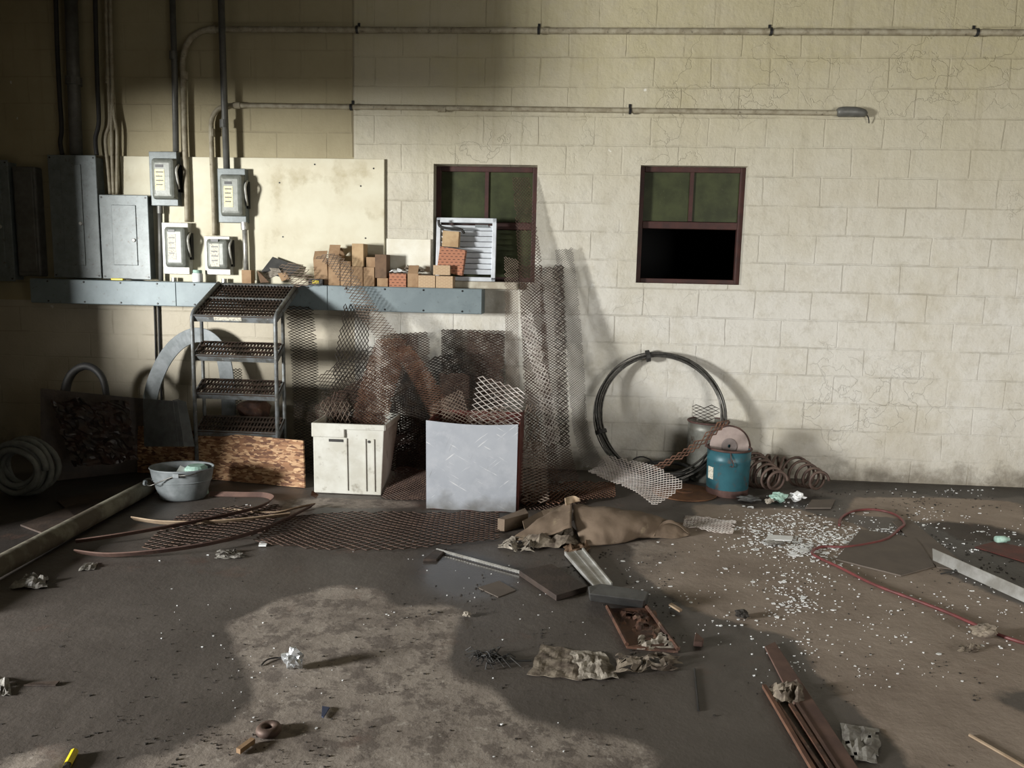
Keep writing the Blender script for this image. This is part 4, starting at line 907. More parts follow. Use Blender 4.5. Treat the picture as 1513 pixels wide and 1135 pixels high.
# curved bands
def band(px, w, m, label, z=.03, tilt=.5):
    P = catmull([F(a, b, c if True else z) for a, b, c in px], 40); L, R = [], []
    for i, p in enumerate(P):
        tg = (P[min(i+1, 40)]-P[max(i-1, 0)]); tg.z = 0; s = tg.normalized().cross(Vector((0, 0, 1)))
        off = (s*(1-tilt)+Vector((0, 0, 1))*tilt)*w/2
        q1, q2 = p+off, p-off; dz = max(0, .008-min(q1.z, q2.z)); q1.z += dz; q2.z += dz
        L.append(q1); R.append(q2)
    bm = BM(); ribbon(bm, L, R, .006); single('curved_band', bm, M[m], label, 'band', 'curved bands beside the oval pail')
band([(196, 766, .03), (240, 772, .03), (300, 772, .03), (360, 768, .03), (428, 760, .03)], .055, 'band_tan', 'pale tan curved band crossing under a dark one')
band([(112, 800, .04), (180, 790, .05), (260, 776, .05), (330, 762, .05), (380, 750, .04), (402, 738, .03), (392, 732, .02), (360, 731, .02), (310, 730, .02)], .05, 'band', 'brown band hooked back on itself beside the oval pail')
band([(112, 815, .03), (160, 820, .03), (230, 815, .04), (310, 803, .05), (380, 785, .05), (430, 763, .04), (462, 747, .03)], .055, 'band', 'brown curved band nearest the camera with both ends free')
band([(330, 752, .02), (400, 758, .02), (440, 750, .03), (465, 745, .02)], .03, 'band_tan', 'short pale band end beside the flat mesh')

# ------------------------------------------------------------------ white bin
tb = F(515, 731); dB = -tb.y
def tote():
    d1 = dB; x0, x1 = W(461, 640, d1+.02).x, W(569, 640, d1+.02).x; bx0, bx1 = W(464, 728, d1).x, W(563, 728, d1).x
    zt_ = W(515, 628, d1+.02).z; dep = .42
    r = thing('white_bin', 'scuffed white plastic bin full of mesh offcuts', 'bin', ((x0+x1)/2, -d1+.2, 0))
    bm = BM(); t = .008
    o_b = [(bx0, -d1, .004), (bx1, -d1, .004), (bx1, -d1+dep-.02, .004), (bx0, -d1+dep-.02, .004)]
    o_t = [(x0+.006, -d1-.02, zt_), (x1-.006, -d1-.02, zt_), (x1-.006, -d1+dep, zt_), (x0+.006, -d1+dep, zt_)]
    i_t = [(x0+.016, -d1-.01, zt_), (x1-.016, -d1-.01, zt_), (x1-.016, -d1+dep-.01, zt_), (x0+.016, -d1+dep-.01, zt_)]
    i_b = [(bx0+.01, -d1+.01, .016), (bx1-.01, -d1+.01, .016), (bx1-.01, -d1+dep-.03, .016), (bx0+.01, -d1+dep-.03, .016)]
    rings = [[bm.verts.new(p) for p in q] for q in (o_b, o_t, i_t, i_b)]
    bm.faces.new(rings[0][::-1]); bm.faces.new(rings[-1])
    for a, b in zip(rings, rings[1:]):
        for k in range(4): bm.faces.new((a[k], a[(k+1) % 4], b[(k+1) % 4], b[k]))
    bmesh.ops.recalc_face_normals(bm, faces=bm.faces[:]); obj('bin_body', bm, M['tote'], r, bevel=.012)
    fy = lambda z: -d1-.02*(z/zt_)
    bm = BM(); rim = .085
    for lo, hi in (((x0, -d1-.034, zt_-rim), (W(511, 640, d1).x, -d1-.012, zt_+.008)), ((W(509, 640, d1).x, -d1-.034, zt_-.03), (x1, -d1-.012, zt_+.008)), ((x1-.008, -d1-.03, zt_-.03), (x1+.006, -d1+dep, zt_+.008)), ((x0, -d1-.03, zt_-rim), (x0+.012, -d1+dep, zt_+.008)), ((x0, -d1+dep-.004, zt_-.05), (x1, -d1+dep+.008, zt_+.008))): box(bm, lo, hi)
    obj('rim', bm, M['tote'], r, bevel=.005)
    bm = BM()
    def rib(px, w):
        X = W(px, 680, d1).x; q = lambda xx, z, o_: Vector((xx, fy(z)-o_, z))
        hexa(bm, [q(X-w, .03, .008), q(X+w, .03, .008), q(X+w, zt_-.09, .008), q(X-w, zt_-.09, .008)], [q(X-w, .03, -.004), q(X+w, .03, -.004), q(X+w, zt_-.09, -.004), q(X-w, zt_-.09, -.004)])
    rib(513, .005); rib(540.5, .005); rib(553, .005); obj('moulded_ridge', bm, M['tote'], r)
    bm = BM(); z = zt_-.105; box(bm, (W(487, 650, d1).x, -d1-.019, z-.012), (W(508, 650, d1).x, -d1-.008, z+.006)); obj('hand_slot', bm, M['dark'], r)
    bm = BM(); p = W(545, 653, d1+.02); lathe(bm, [(.009, 0), (.009, .004)], (p.x, -d1-.016, p.z), 12, M=rotm(PI/2)); obj('drain_hole', bm, M['dark'], r)
tote()
# metal-fronted bin
def galv_bin():
    fl = F(630, 752); d1 = -fl.y; x0 = (W(628, 622, d1).x+W(630, 752, d1).x)/2; x1 = W(764, 690, d1).x; z1 = W(630, 621, d1).z; dep = .46
    r = thing('metal_fronted_bin', 'square bin with scratched galvanised front and dark red sides', 'bin', ((x0+x1)/2, -d1+.2, 0))
    bm = BM(); y0, y1 = -d1+.008, -d1+dep; t = .006
    for lo, hi in (((x0+.004, y0, 0), (x1+.012, y1, t)), ((x0+.004, y0, t), (x0+.01, y1, z1-.01)), ((x1+.006, y0, t), (x1+.012, y1, z1+.006)), ((x0+.01, y1-t, t), (x1+.006, y1, z1-.01)), ((x0+.01, y0, t), (x1+.006, y0+t, z1-.03))): box(bm, lo, hi)
    obj('bin_body', bm, M['red_steel'], r)
    bm = BM(); n = 12; top = []; bot = []
    for i in range(n+1):
        u = i/n; top.append(Vector((x0+(x1-x0)*u, -d1, z1-.018*math.sin(PI*u*.9)))); bot.append(Vector((x0+.006+(x1-x0-.008)*u, -d1, .003+.003*math.sin(u*17))))
    ribbon(bm, top, bot, .004); obj('front_sheet', bm, M['galv'], r)
galv_bin()

# ------------------------------------------------------------------ wire coil, drum, pail, springs
def wire_coil():
    ap, bt = W(976, 520, .06), Vector((W(976, 700, .30).x, -.34, .03))
    c = (ap+bt)/2; up = (ap-bt).normalized(); R = (ap-bt).length/2; rt_ = Vector((1, 0, 0))
    lf, rg = W(880, 606, .2), W(1073, 606, .2); rx = abs(rg.x-lf.x)/2; c.x = (lf.x+rg.x)/2; rx = max(rx-.02, .1)
    root = thing('wire_coil', 'big hoop of bundled bare wire leaning against the wall', 'wire coil', bt)
    nr = up.cross(rt_).normalized(); rnd = random.Random(3)
    for k in range(11):
        bm = BM(); j = [rnd.uniform(-.022, .022) for _ in range(4)]; n = 72; pts = []
        for i in range(n):
            a = 2*PI*i/n; dr = j[0]+.012*math.sin(a+k)+.006*math.sin(2*a+k*2); dn = j[1]+.010*math.cos(a+k*1.7)
            pts.append(c+rt_*(rx+dr)*math.cos(a)+up*(R-.025+dr)*math.sin(a)+nr*dn)
        for p in pts: p.y = min(p.y, -.008); p.z = max(p.z, .006)
        tube(bm, pts, .0055, 6, closed=True); obj('wire_loop', bm, M['wire'], root, smooth=True)
    for a in (1.77, 3.45):
        p = c+rt_*rx*math.cos(a)+up*(R-.025)*math.sin(a); tg = (-rt_*math.sin(a)+up*math.cos(a)).normalized()
        bm = BM(); tube(bm, [p-tg*.014, p+tg*.014], .044, 12); obj('tie', bm, M['dark'], root)
wire_coil()
def drum():
    b_ = F(1042, 715); r_ = abs(W(1075, 660, .5).x-W(1012, 660, .5).x)/2; c = Vector((W(1043.5, 680, -b_.y-r_).x, b_.y+r_, 0)); h = W(1043, 622, -c.y).z
    root = thing('grey_drum', 'weathered grey metal drum standing behind the blue pail', 'drum', c)
    bm = BM(); lathe(bm, [(0, 0), (r_*.97, 0), (r_, .008), (r_, h*.86), (r_*1.02, h*.88), (r_, h*.9), (r_, h-.012), (r_*1.03, h-.008), (r_*1.03, h), (r_*.96, h), (r_*.96, .012), (0, .012)], c, 44); obj('drum_body', bm, M['drum'], root, smooth=True)
    bm = BM(); tube(bm, [c+Vector((r_*1.01*math.cos(2*PI*i/44), r_*1.01*math.sin(2*PI*i/44), h)) for i in range(44)], .008, 8, closed=True); obj('rolled_rim', bm, M['rust_rim'], root, smooth=True)
    return c, r_, h
drum()
def pail():
    b_ = F(1075, 737); d = -b_.y-.15; r_ = abs(W(1107, 690, d).x-W(1043, 690, d).x)/2; c = Vector((W(1075, 700, d).x, b_.y+r_*.97, 0)); h = W(1075, 664, -c.y).z+.012
    root = thing('blue_pail', 'scuffed blue steel pail holding a round disc', 'bucket', c)
    bm = BM(); lathe(bm, [(0, 0), (r_*.93, 0), (r_*.95, .01), (r_*.985, h*.74), (r_*1.015, h*.77), (r_*.99, h*.80), (r_, h), (r_*.965, h), (r_*.95, h*.7), (r_*.92, .012), (0, .012)], c, 48); obj('pail_body', bm, M['pail'], root, smooth=True)
    bm = BM(); tube(bm, [c+Vector((r_*1.0*math.cos(2*PI*i/44), r_*1.0*math.sin(2*PI*i/44), h)) for i in range(44)], .008, 8, closed=True); obj('rolled_rim', bm, M['rust_rim'], root, smooth=True)
    bm = BM(); lathe(bm, [(r_*.945, .0), (r_*.965, .004), (r_*.965, .045), (r_*.955, .05)], c, 44); obj('rusty_foot', bm, M['rust_rim'], root, smooth=True)
    pts = []
    a0 = math.radians(233)
    bm = BM()
    for i in range(6):
        a = math.radians(196)+i*math.radians(4.2)
        pts.append((a))
    ring1 = [c+Vector((r_*1.0*math.cos(a), r_*1.0*math.sin(a), h*.62)) for a in pts]; ring2 = [c+Vector((r_*.985*math.cos(a), r_*.985*math.sin(a), h*.36)) for a in pts]
    ribbon(bm, ring1, ring2, .004); obj('paper_label', bm, M['label_white'], root)
    a = math.radians(262); e = c+Vector((r_*1.02*math.cos(a), r_*1.02*math.sin(a), h-.005))
    bm = BM(); tube(bm, catmull([e, e+Vector((.005, -.012, -.04)), e+Vector((.022, -.012, -.075)), e+Vector((.014, -.012, -.095)), e+Vector((.0, -.012, -.085))], 16), .0035, 6); obj('wire_hook', bm, M['rust_rim'], root, smooth=True)
    hb = [c+Vector((r_*1.03*math.cos(math.radians(t)), .05, h-.01+.155*math.sin(math.radians(t)))) for t in range(0, 181, 9)]
    bm = BM(); tube(bm, hb, .006, 8); obj('bail_handle', bm, M['rust_rim'], root, smooth=True)
    # disc leaning in the pail
    dc = c+Vector((.004, .03, h+.005)); Rr = r_*.90; T_ = rotm(PI/2-.16, 0, .05)
    rt2 = thing('round_disc', 'worn pinkish disc with round hub standing in the blue pail', 'disc', dc)
    bm = BM(); lathe(bm, [(0.012, -.006), (Rr, -.006), (Rr, .006), (.012, .006)], dc, 48, M=T_, close=True); obj('disc_plate', bm, M['disc'], rt2)
    bm = BM(); lathe(bm, [(.014, .006), (.05, .006), (.055, .009), (.05, .012), (.014, .012)], dc, 28, M=T_, close=True); obj('hub', bm, M['hub'], rt2)
    return c
pc2 = pail()
p = F(1012, 728, .008); bm = BM(); lathe(bm, [(.015, 0), (.22, 0), (.22, .006), (.06, .01), (.06, .02), (.015, .02)], (p.x, p.y+.02, .003), 48, close=True); single('rusty_disc', bm, M['rust_disc'], 'flat orange rusty disc lying before the blue pail', 'disc')
def spring(base, axis, turns, ra, rb, L, label, n=26, wire=.010):
    ax = Vector(axis).normalized(); s = ax.cross(Vector((0, 0, 1))).normalized(); u = s.cross(ax); pts = []
    for i in range(int(turns*n)+1):
        k = i/(turns*n); a = 2*PI*i/n; rr = ra+(rb-ra)*k; pts.append(base+ax*L*k+(s*math.cos(a)+u*math.sin(a))*rr)
    mz = min(p.z for p in pts); pts = [p-Vector((0, 0, mz-wire-.001)) for p in pts]
    for p in pts: p.y = min(p.y, -.012)
    bm = BM(); tube(bm, pts, wire, 8); single('coil_spring', bm, M['spring'], label, 'spring', 'coil springs by the wall', smooth=True)
sp = F(1118, 722)
spring(Vector((sp.x-.02, -.16, .12)), (.75, -.3, 0), 4.5, .105, .10, .25, 'dark coil spring tucked beside the blue pail')
sp = F(1158, 742)
spring(Vector((sp.x-.13, sp.y+.38, .12)), (.34, -1, 0), 5.5, .125, .06, .34, 'tapered rusty coil spring nearest the camera, middle of three')
sp = F(1208, 738)
spring(Vector((sp.x-.06, sp.y+.36, .12)), (.36, -1, 0), 4.5, .105, .06, .30, 'coil spring resting nearest the bare end of the wall')
# scraps before the springs
def lump(px, py, s, m, name, label, cat, sq=(1, 1, .7), seed=1):
    c = F(px, py); bm = BM(); bmesh.ops.create_icosphere(bm, subdivisions=3, radius=s)
    for v in bm.verts:
        k = 1+.75*noise.noise(v.co*(1.6/s)+Vector((seed*3.1, seed, 0)))+.35*noise.noise(v.co*(4/s)); v.co = Vector((v.co.x*sq[0], v.co.y*sq[1], v.co.z*sq[2]))*k
    mz = min(v.co.z for v in bm.verts)
    for v in bm.verts: v.co += c+Vector((0, 0, -mz+.001))
    return single(name, bm, M[m], label, cat)
lump(1150, 743, .035, 'teal', 'crushed_cup', 'crushed pale green cup lying before the middle spring', 'cup', (1.3, 1, .9), 2)
lump(1176, 742, .035, 'white', 'crumpled_wrapper', 'white crumpled wrapper before the springs', 'wrapper', (1.4, .8, .8), 4)
lump(1136, 745, .02, 'rag_pale', 'crumpled_wrapper', 'tiny brownish crumpled wrapper beside the crushed green cup', 'wrapper', (1.2, .8, .8), 6)
lump(1105, 742, .03, 'grey_block', 'dark_rag', 'small dark rag at the foot of the blue pail', 'rag', (2.2, .9, .6), 7)
leaf([F(1190, 750, .014), F(1228, 750, .014), F(1234, 738, .014), F(1200, 738, .014)], .01, 'brown_sheet', 'card_piece', 'flat brown card piece lying before the end spring', 'cardboard')
bm = BM(); tube(bm, catmull([W(925, 700, .35), W(935, 680, .35), W(950, 675, .3), W(965, 683, .28), W(975, 700, .28)], 14), .006, 6); single('cable_loop', bm, M['dark'], 'thin black cable loop behind the curled silver mesh', 'cable', smooth=True)
pp = Vector((W(985, 690, .3).x, -.26, 0)); bm = BM(); tube(bm, [pp+Vector((.16*math.cos(2*PI*i/60), .12*math.sin(2*PI*i/60), .014+.026*(i//30))) for i in range(150)], .012, 8); single('old_hose', bm, M['dark'], 'dark coiled hose on the floor behind the grey drum', 'hose', smooth=True)

# ------------------------------------------------------------------ cardboard heap
def loft(rows, t, m, name, label, cat, parent=None):
    bm = BM(); V = [[bm.verts.new(p) for p in r] for r in rows]
    for a, b in zip(V, V[1:]):
        for i in range(len(a)-1): bm.faces.new((a[i], a[i+1], b[i+1], b[i]))
    bmesh.ops.recalc_face_normals(bm, faces=bm.faces[:])
    if parent:
        o = obj(name, bm, M[m], parent, smooth=True)
        sb = o.modifiers.new('soft_folds', 'SUBSURF'); sb.levels = sb.render_levels = 3; sb.boundary_smooth = 'PRESERVE_CORNERS'
        tx = bpy.data.textures.new('card_dents', 'CLOUDS'); tx.noise_scale = .11; tx.noise_depth = 3
        dm = o.modifiers.new('dents', 'DISPLACE'); dm.texture = tx; dm.strength = .035; dm.mid_level = .5; dm.texture_coords = 'LOCAL'
        sl = o.modifiers.new('thickness', 'SOLIDIFY'); sl.thickness = t; return o
    return single(name, bm, M[m], label, cat, solid=t)
r = thing('cardboard_sheet', 'big stained cardboard sheet collapsed like a tent on the floor', 'cardboard', F(900, 800))
top = [F(848, 735, .17), F(880, 739, .175), F(920, 744, .165), F(960, 752, .14), (F(985, 761, .115)), F(1003, 775, .06), F(1021, 790, .012)]
mid = [F(845, 765, .11), F(880, 770, .12), F(915, 772, .115), F(948, 776, .10), (F(972, 781, .055)), F(1000, 787, .03), F(1018, 791, .01)]
bot = [F(860, 806, .006), F(885, 806, .006), F(912, 804, .006), F(940, 798, .006), (F(960, 794, .006)), F(995, 796, .006), F(1012, 793, .006)]
back = [p+Vector((0, .22, -p.z+.008)) for p in top]
loft([back, top, mid, bot], .005, 'kraft', 'main_panel', '', '', r)
loft([[F(845, 738, .17), F(815, 755, .13), F(790, 772, .09), F(762, 792, .03)], [F(844, 778, .10), F(815, 790, .06), F(790, 797, .03), F(756, 800, .008)]], .005, 'kraft', 'folded_flap', '', '', r)
loft([[F(1003, 775, .065), F(1021, 790, .012)], [F(985, 762, .118), F(985, 764, .11)], [F(965, 792, .02), F(968, 793, .012)]], .004, 'kraft', 'end_flap', '', '', r)
loft([[F(836, 735, .2), F(848, 731, .2), F(856, 737, .2)], [F(838, 746, .165), F(850, 742, .165), F(858, 741, .17)]], .004, 'band_tan', 'torn_corner', '', '', r)
p0 = [F(735, 784, .005), F(745, 786, .005), F(780, 776, .005), F(775, 768, .005)]
bm = BM(); hexa(bm, p0, [q+Vector((.0, .01, .07)) for q in p0]); single('carton', bm, M['kraft'], 'small crushed carton between the metal-fronted bin and the cardboard sheet', 'cardboard box')
loft([[F(772, 770, .05), F(800, 755, .07), F(832, 746, .09)], [F(776, 786, .01), F(805, 770, .03), F(838, 755, .06)]], .004, 'kraft', 'card_strip', 'brown card strip slipping down behind the collapsed cardboard sheet', 'cardboard')
def scrapsheet(q, h, n, seed, m, name, label, cat, hole=.0, ragged=.25):
    return single(name, crumple([F(*p) for p in q], h, n, seed, .004, 1, hole, ragged), M[m], label, cat, solid=.002)
scrapsheet([(770, 812), (852, 812), (850, 788), (785, 788)], .10, 12, 11, 'paper', 'torn_paper', 'torn grey paper heap at the edge of the cardboard sheet', 'paper')
scrapsheet([(740, 815), (790, 818), (795, 800), (742, 800)], .05, 12, 12, 'rag_pale', 'torn_paper', 'shredded pale paper strips beside the torn grey heap', 'paper', .35, .5)
scrapsheet([(835, 822), (872, 818), (868, 803), (830, 806)], .05, 9, 13, 'carton_dark', 'card_scrap', 'torn brown card scrap between the cardboard and pale channel', 'cardboard', .1, .4)
# channel, plank, block, rusty tray
def plank(q, t, m, name, label, cat, z=None, bevel=.002):
    bm = BM(); a = [F(p[0], p[1], (p[2] if len(p) > 2 else t)) for p in q]; hexa(bm, a, [v-Vector((0, 0, t*.96)) for v in a]); return single(name, bm, M[m], label, cat, bevel=bevel)
r = thing('metal_channel', 'pale aluminium channel lying between the cardboard and grey block', 'metal channel', F(870, 840))
A4 = [F(834, 817, .02), F(862, 812, .02), F(905, 864, .02), F(877, 867, .02)]
lerp = lambda a, b, t: a*(1-t)+b*t
bm = BM(); hexa(bm, A4, [v-Vector((0, 0, .012)) for v in A4]); obj('web', bm, M['aluminium'], r)
for t0, t1, hgt in ((0, .08, .028), (.52, .60, .022), (.92, 1, .03)):
    q = [lerp(A4[0], A4[1], t0), lerp(A4[0], A4[1], t1), lerp(A4[3], A4[2], t1), lerp(A4[3], A4[2], t0)]
    bm = BM(); hexa(bm, [v+Vector((0, 0, hgt-.02)) for v in q], q); obj('flange', bm, M['aluminium'], r)
plank([(767, 843), (815, 833), (868, 866), (822, 880)], .028, 'dark_wood', 'wood_plank', 'dark wet wooden plank lying beside the pale channel', 'plank')
plank([(625, 826), (646, 810), (660, 810), (645, 826)], .015, 'dark_wood', 'wood_offcut', 'short dark offcut at the edge of the flat mesh', 'plank')
plank([(706, 868), (738, 858), (762, 872), (736, 882)], .004, 'brown_sheet', 'thin_tile', 'thin dark tile lying flat in the puddle', 'tile', bevel=0)
bm = BM(); q = [F(868, 866, .075), F(958, 876, .075), F(952, 898, .06), F(905, 887, .06)]
tp = [F(869, 866, .085), F(888, 862, .085), F(959, 874, .085), F(953, 888, .075), F(870, 878, .07)]
bt = [F(870, 882), F(890, 876), F(958, 892), F(951, 900), F(872, 889)]
va = [bm.verts.new(p) for p in tp]; vb = [bm.verts.new(p+Vector((0, 0, .002))) for p in bt]
bm.faces.new(va); bm.faces.new(vb[::-1])
for i in range(5): bm.faces.new((va[i], vb[i], vb[(i+1) % 5], va[(i+1) % 5]))
bmesh.ops.recalc_face_normals(bm, faces=bm.faces[:]); single('grey_block', bm, M['grey_block'], 'wet dark grey block across the end of the pale channel', 'block', bevel=.006)
r = thing('rusty_tray', 'rusty open steel tray with flaking rim beyond the grey block', 'tray', F(945, 930))
A5 = [F(897, 899, .012), F(955, 898, .012), F(1002, 962, .012), F(926, 955, .012)]
bm = BM(); hexa(bm, A5, [v-Vector((0, 0, .01)) for v in A5]); obj('tray_floor', bm, M['rust_scrap'], r)
for a, b in ((A5[0], A5[3]), (A5[1], A5[2])):
    bm = BM(); tube(bm, [a+Vector((0, 0, .008)), b+Vector((0, 0, .008))], .009, 6); obj('tray_rim', bm, M['rust_scrap'], r)
scrapsheet([(915, 945), (975, 950), (965, 905), (910, 905)], .03, 14, 21, 'rust_scrap', 'rust_flakes', 'heap of brown rust flakes lying in the rusty tray', 'debris', .15, .3)
scrapsheet([(940, 962), (1003, 963), (985, 940), (945, 944)], .035, 10, 22, 'rag_pale', 'torn_card', 'pale torn card crumpled over the near end of the rusty tray', 'cardboard', .1, .3)
scrapsheet([(782, 998), (862, 1008), (872, 968), (802, 954)], .013, 18, 31, 'paper', 'torn_paper', 'wide torn corrugated paper on the wet floor, fringed edge', 'paper', .0, .2)
scrapsheet([(852, 1006), (915, 1004), (892, 966), (838, 964)], .022, 14, 32, 'rag_pale', 'torn_paper', 'paler crumpled paper overlapping the wide corrugated one', 'paper', .0, .2)
scrapsheet([(905, 1004), (1000, 990), (1000, 974), (910, 974)], .05, 14, 33, 'paper', 'torn_paper', 'dark shredded paper tail beside the pale crumpled one', 'paper', .3, .4)
bm = BM(); rnd = random.Random(5); c = F(724, 977)
for k in range(40):
    a = rnd.uniform(0, 2*PI); L_ = rnd.uniform(.03, .09); b = c+Vector((rnd.gauss(0, .03), rnd.gauss(0, .02), .012)); tube(bm, [b, b+Vector((math.cos(a)*L_*.5, math.sin(a)*L_*.4, .016)), b+Vector((math.cos(a+.4)*L_, math.sin(a)*L_*.7, -.004))], .0022, 4)
tube(bm, catmull([c+Vector((.02, 0, .01)), F(748, 977, .008), F(785, 976, .008)], 8), .004, 5)
single('bristle_tangle', bm, M['dark'], 'black bristly tangle trailing a thin wire on wet floor', 'debris')
# rusty bars in the foreground
plank([(1130, 955, .012), (1145, 948, .012), (1285, 1160, .012), (1235, 1160, .012)], .01, 'band', 'steel_strip', 'wide flat brown steel strip under the rusty bars', 'steel strip')
def bar(a, b, rad, m, label, sides=4):
    bm = BM(); tube(bm, [F(*a, rad+.001), F(*b, rad+.001)], rad, sides); single('rusty_bar', bm, M[m], label, 'metal bar', 'rusty bars lying together')
bar((1129, 1014), (1218, 1165), .010, 'rust_bright', 'outermost rusty bar, brightest orange, pointing into the stain')
bar((1148, 1040), (1232, 1165), .009, 'rust_scrap', 'thin dark rusty bar next to the bright orange one')
bar((1168, 1042), (1246, 1165), .010, 'rust_scrap', 'rusty bar running out from under the grey tangle')
bar((1176, 1040), (1256, 1165), .009, 'band', 'rusty bar lying against the wide flat strip')
scrapsheet([(1142, 1040), (1188, 1045), (1185, 1015), (1135, 1015)], .07, 10, 41, 'paper', 'cloth_tangle', 'grey frayed cloth tangle on the ends of the rusty bars', 'cloth', .1, .3)
scrapsheet([(1250, 1125), (1300, 1130), (1300, 1080), (1240, 1072)], .02, 10, 42, 'clear_film', 'plastic_film', 'thin grey film flattened beside the wide flat strip', 'plastic sheet', .05, .3)
bm = BM(); tube(bm, [F(1026, 988, .004), F(1032, 1050, .004)], .004, 5); single('thin_rod', bm, M['dark'], 'short thin dark rod lying in the wet stain', 'rod')
bm = BM(); tube(bm, [F(1432, 1086, .004), F(1530, 1142, .004)], .005, 5); single('thin_rod', bm, M['band_tan'], 'thin pale stick at the dry corner of the floor', 'rod')
bm = BM(); rnd = random.Random(9); pa, pb = F(645, 812, .012), F(770, 846, .012)
tube(bm, [lerp(pa, pb, i/60) for i in range(61)], [.007+.002*(i % 2) for i in range(61)], 6); single('threaded_rod', bm, M['aluminium'], 'long silver threaded rod by the puddle', 'rod')
# red hose
px = [(1530, 955), (1490, 943), (1450, 927), (1400, 905), (1340, 882), (1290, 863), (1240, 838), (1212, 825), (1200, 816), (1214, 808), (1250, 808), (1290, 802), (1312, 795), (1328, 782), (1336, 773), (1322, 760), (1292, 753), (1262, 755), (1244, 764), (1240, 776)]
bm = BM(); tube(bm, catmull([F(a, b, .009) for a, b in px], 140), .0078, 8); single('red_hose', bm, M['red_hose'], 'thin red hose snaking across the floor among white flakes', 'hose', smooth=True)
plank([(1268, 790), (1352, 798), (1382, 834), (1330, 850), (1230, 815)], .006, 'brown_sheet', 'hardboard_sheet', 'flat brown hardboard sheet under the red hose loop', 'board', bevel=0) if False else None
bm = BM(); prism(bm, [F(a, b, .008) for a, b in ((1272, 782), (1352, 795), (1362, 806), (1381, 836), (1331, 850), (1235, 826))], (0, 0, -.007)); single('hardboard_sheet', bm, M['brown_sheet'], 'flat brown hardboard sheet beside the red hose loop', 'board')
bm = BM(); prism(bm, [F(a, b, .006) for a, b in ((1318, 770), (1345, 768), (1440, 845), (1385, 838))], (0, 0, -.005)); single('hardboard_sheet', bm, M['brown_sheet'], 'narrow brown hardboard strip partly under the grey metal strip', 'board')
bm = BM(); a0, a1 = F(1378, 826, .01), F(1545, 902, .01); ribbon(bm, [a0+Vector((0, .01, .055)), a1+Vector((0, .01, .055))], [a0+Vector((0, -.01, -.006)), a1+Vector((0, -.01, -.006))], .006)
single('metal_strip', bm, M['aluminium'], 'long grey metal strip standing on edge by the hardboard', 'metal strip')
bm = BM(); tube(bm, [F(1390, 848, .006), F(1410, 844, .01), F(1416, 838, .012)], .004, 5); single('bent_wire', bm, M['dark'], 'short bent black wire beside the grey metal strip', 'wire')
bm = BM(); c = F(1480, 797, .022); lathe(bm, [(0, -.035), (.02, -.035), (.02, .02), (.012, .03), (.012, .045), (0, .045)], c, 16, M=rotm(0, PI/2, .2)); single('small_bottle', bm, M['teal'], 'small green and white bottle lying on the dark wet patch', 'bottle', smooth=True)
plank([(1470, 800, .006), (1530, 812, .006), (1530, 835, .006), (1440, 808, .006)], .005, 'red_steel', 'rusty_sheet', 'dark red rusty sheet lying beyond the grey metal strip', 'sheet metal', bevel=0)
leaf([F(1130, 797, .01), F(1170, 798, .01), F(1172, 792, .012), F(1136, 790, .012)], .006, 'white', 'plaster_piece', 'largest white plaster slab among the flakes', 'plaster')
lump(1143, 806, .03, 'clear_film', 'plaster_piece', 'dull grey plaster lump among the white flakes', 'plaster', (1.4, .9, .4), 3)
lump(1453, 943, .036, 'paper', 'crumpled_card', 'grey crumpled card scrap where the red hose leaves', 'cardboard', (1.2, .7, .8), 9)
scrapsheet([(1415, 966), (1445, 966), (1448, 956), (1420, 956)], .03, 7, 44, 'paper', 'torn_paper', 'small torn paper below the crumpled card scrap', 'paper', .2, .4)
lump(1095, 914, .022, 'crumb', 'dirt_clod', 'small dark dirt clod alone on the dry concrete', 'debris', (1.2, .9, .7), 12)
plank([(1025, 948, .03), (1028, 934, .03), (1040, 944, .025), (1038, 949, .025)], .022, 'band', 'wood_chip', 'dark wood chip casting a shadow near the rusty tray', 'debris')
leaf([F(988, 895, .014), F(992, 893, .014), F(1008, 903, .014), F(1004, 905, .014)], .008, 'band_tan', 'wood_splinter', 'pale splinters beside the rusty tray edge', 'debris')
# bottom left smalls
lump(434, 988, .034, 'foil', 'foil_ball', 'crumpled silver foil ball on the dry concrete', 'foil', (1.0, .8, 1.0), 15)
bm = BM(); tube(bm, catmull([F(386, 983, .004), F(395, 975, .008), F(410, 972, .006), F(422, 974, .004)], 10), .003, 5); single('bent_wire', bm, M['dark'], 'thin bent wire next to the foil ball', 'wire')
c = F(397, 1078, .016); bm = BM(); tube(bm, [c+Vector((.025*math.cos(2*PI*i/32), .025*math.sin(2*PI*i/32), .0)) for i in range(32)], .015, 12, closed=True); single('rubber_ring', bm, M['spring'], 'thick rusty ring bushing lying on the concrete', 'ring', smooth=True)
lump(404, 1088, .010, 'white', 'pebble', 'tiny white pebble beside the rusty ring', 'pebble', (1, 1, 1), 2)
bm = BM(); ca, cb = F(352, 1110, .013), F(374, 1094, .013); tube(bm, [ca, cb], .0115, 4); single('wood_peg', bm, M['carton'], 'short brown wooden peg near the rusty ring', 'wood')
bm = BM(); ca, cb = F(100, 1130, .012), F(110, 1111, .012); r = thing('lighter', 'yellow plastic lighter at the near edge of the floor', 'lighter', F(105, 1122))
tube(bm, [ca, cb], .012, 8); obj('lighter_body', bm, M['yellow'], r); bm = BM(); tube(bm, [ca-(cb-ca)*.28, ca], .010, 8); obj('lighter_head', bm, M['wire'], r)
leaf([F(475, 1058, .008), F(478, 1060, .008), F(487, 1045, .01), F(476, 1043, .01)], .004, 'blue_scrap', 'plastic_shard', 'dark blue plastic shard on the dry concrete', 'debris')
scrapsheet([(14, 872), (68, 872), (70, 856), (38, 853)], .05, 10, 51, 'clear_film', 'plastic_bag', 'dusty clear bag crumpled on damp floor below the long pipe', 'bag', .0, .25)
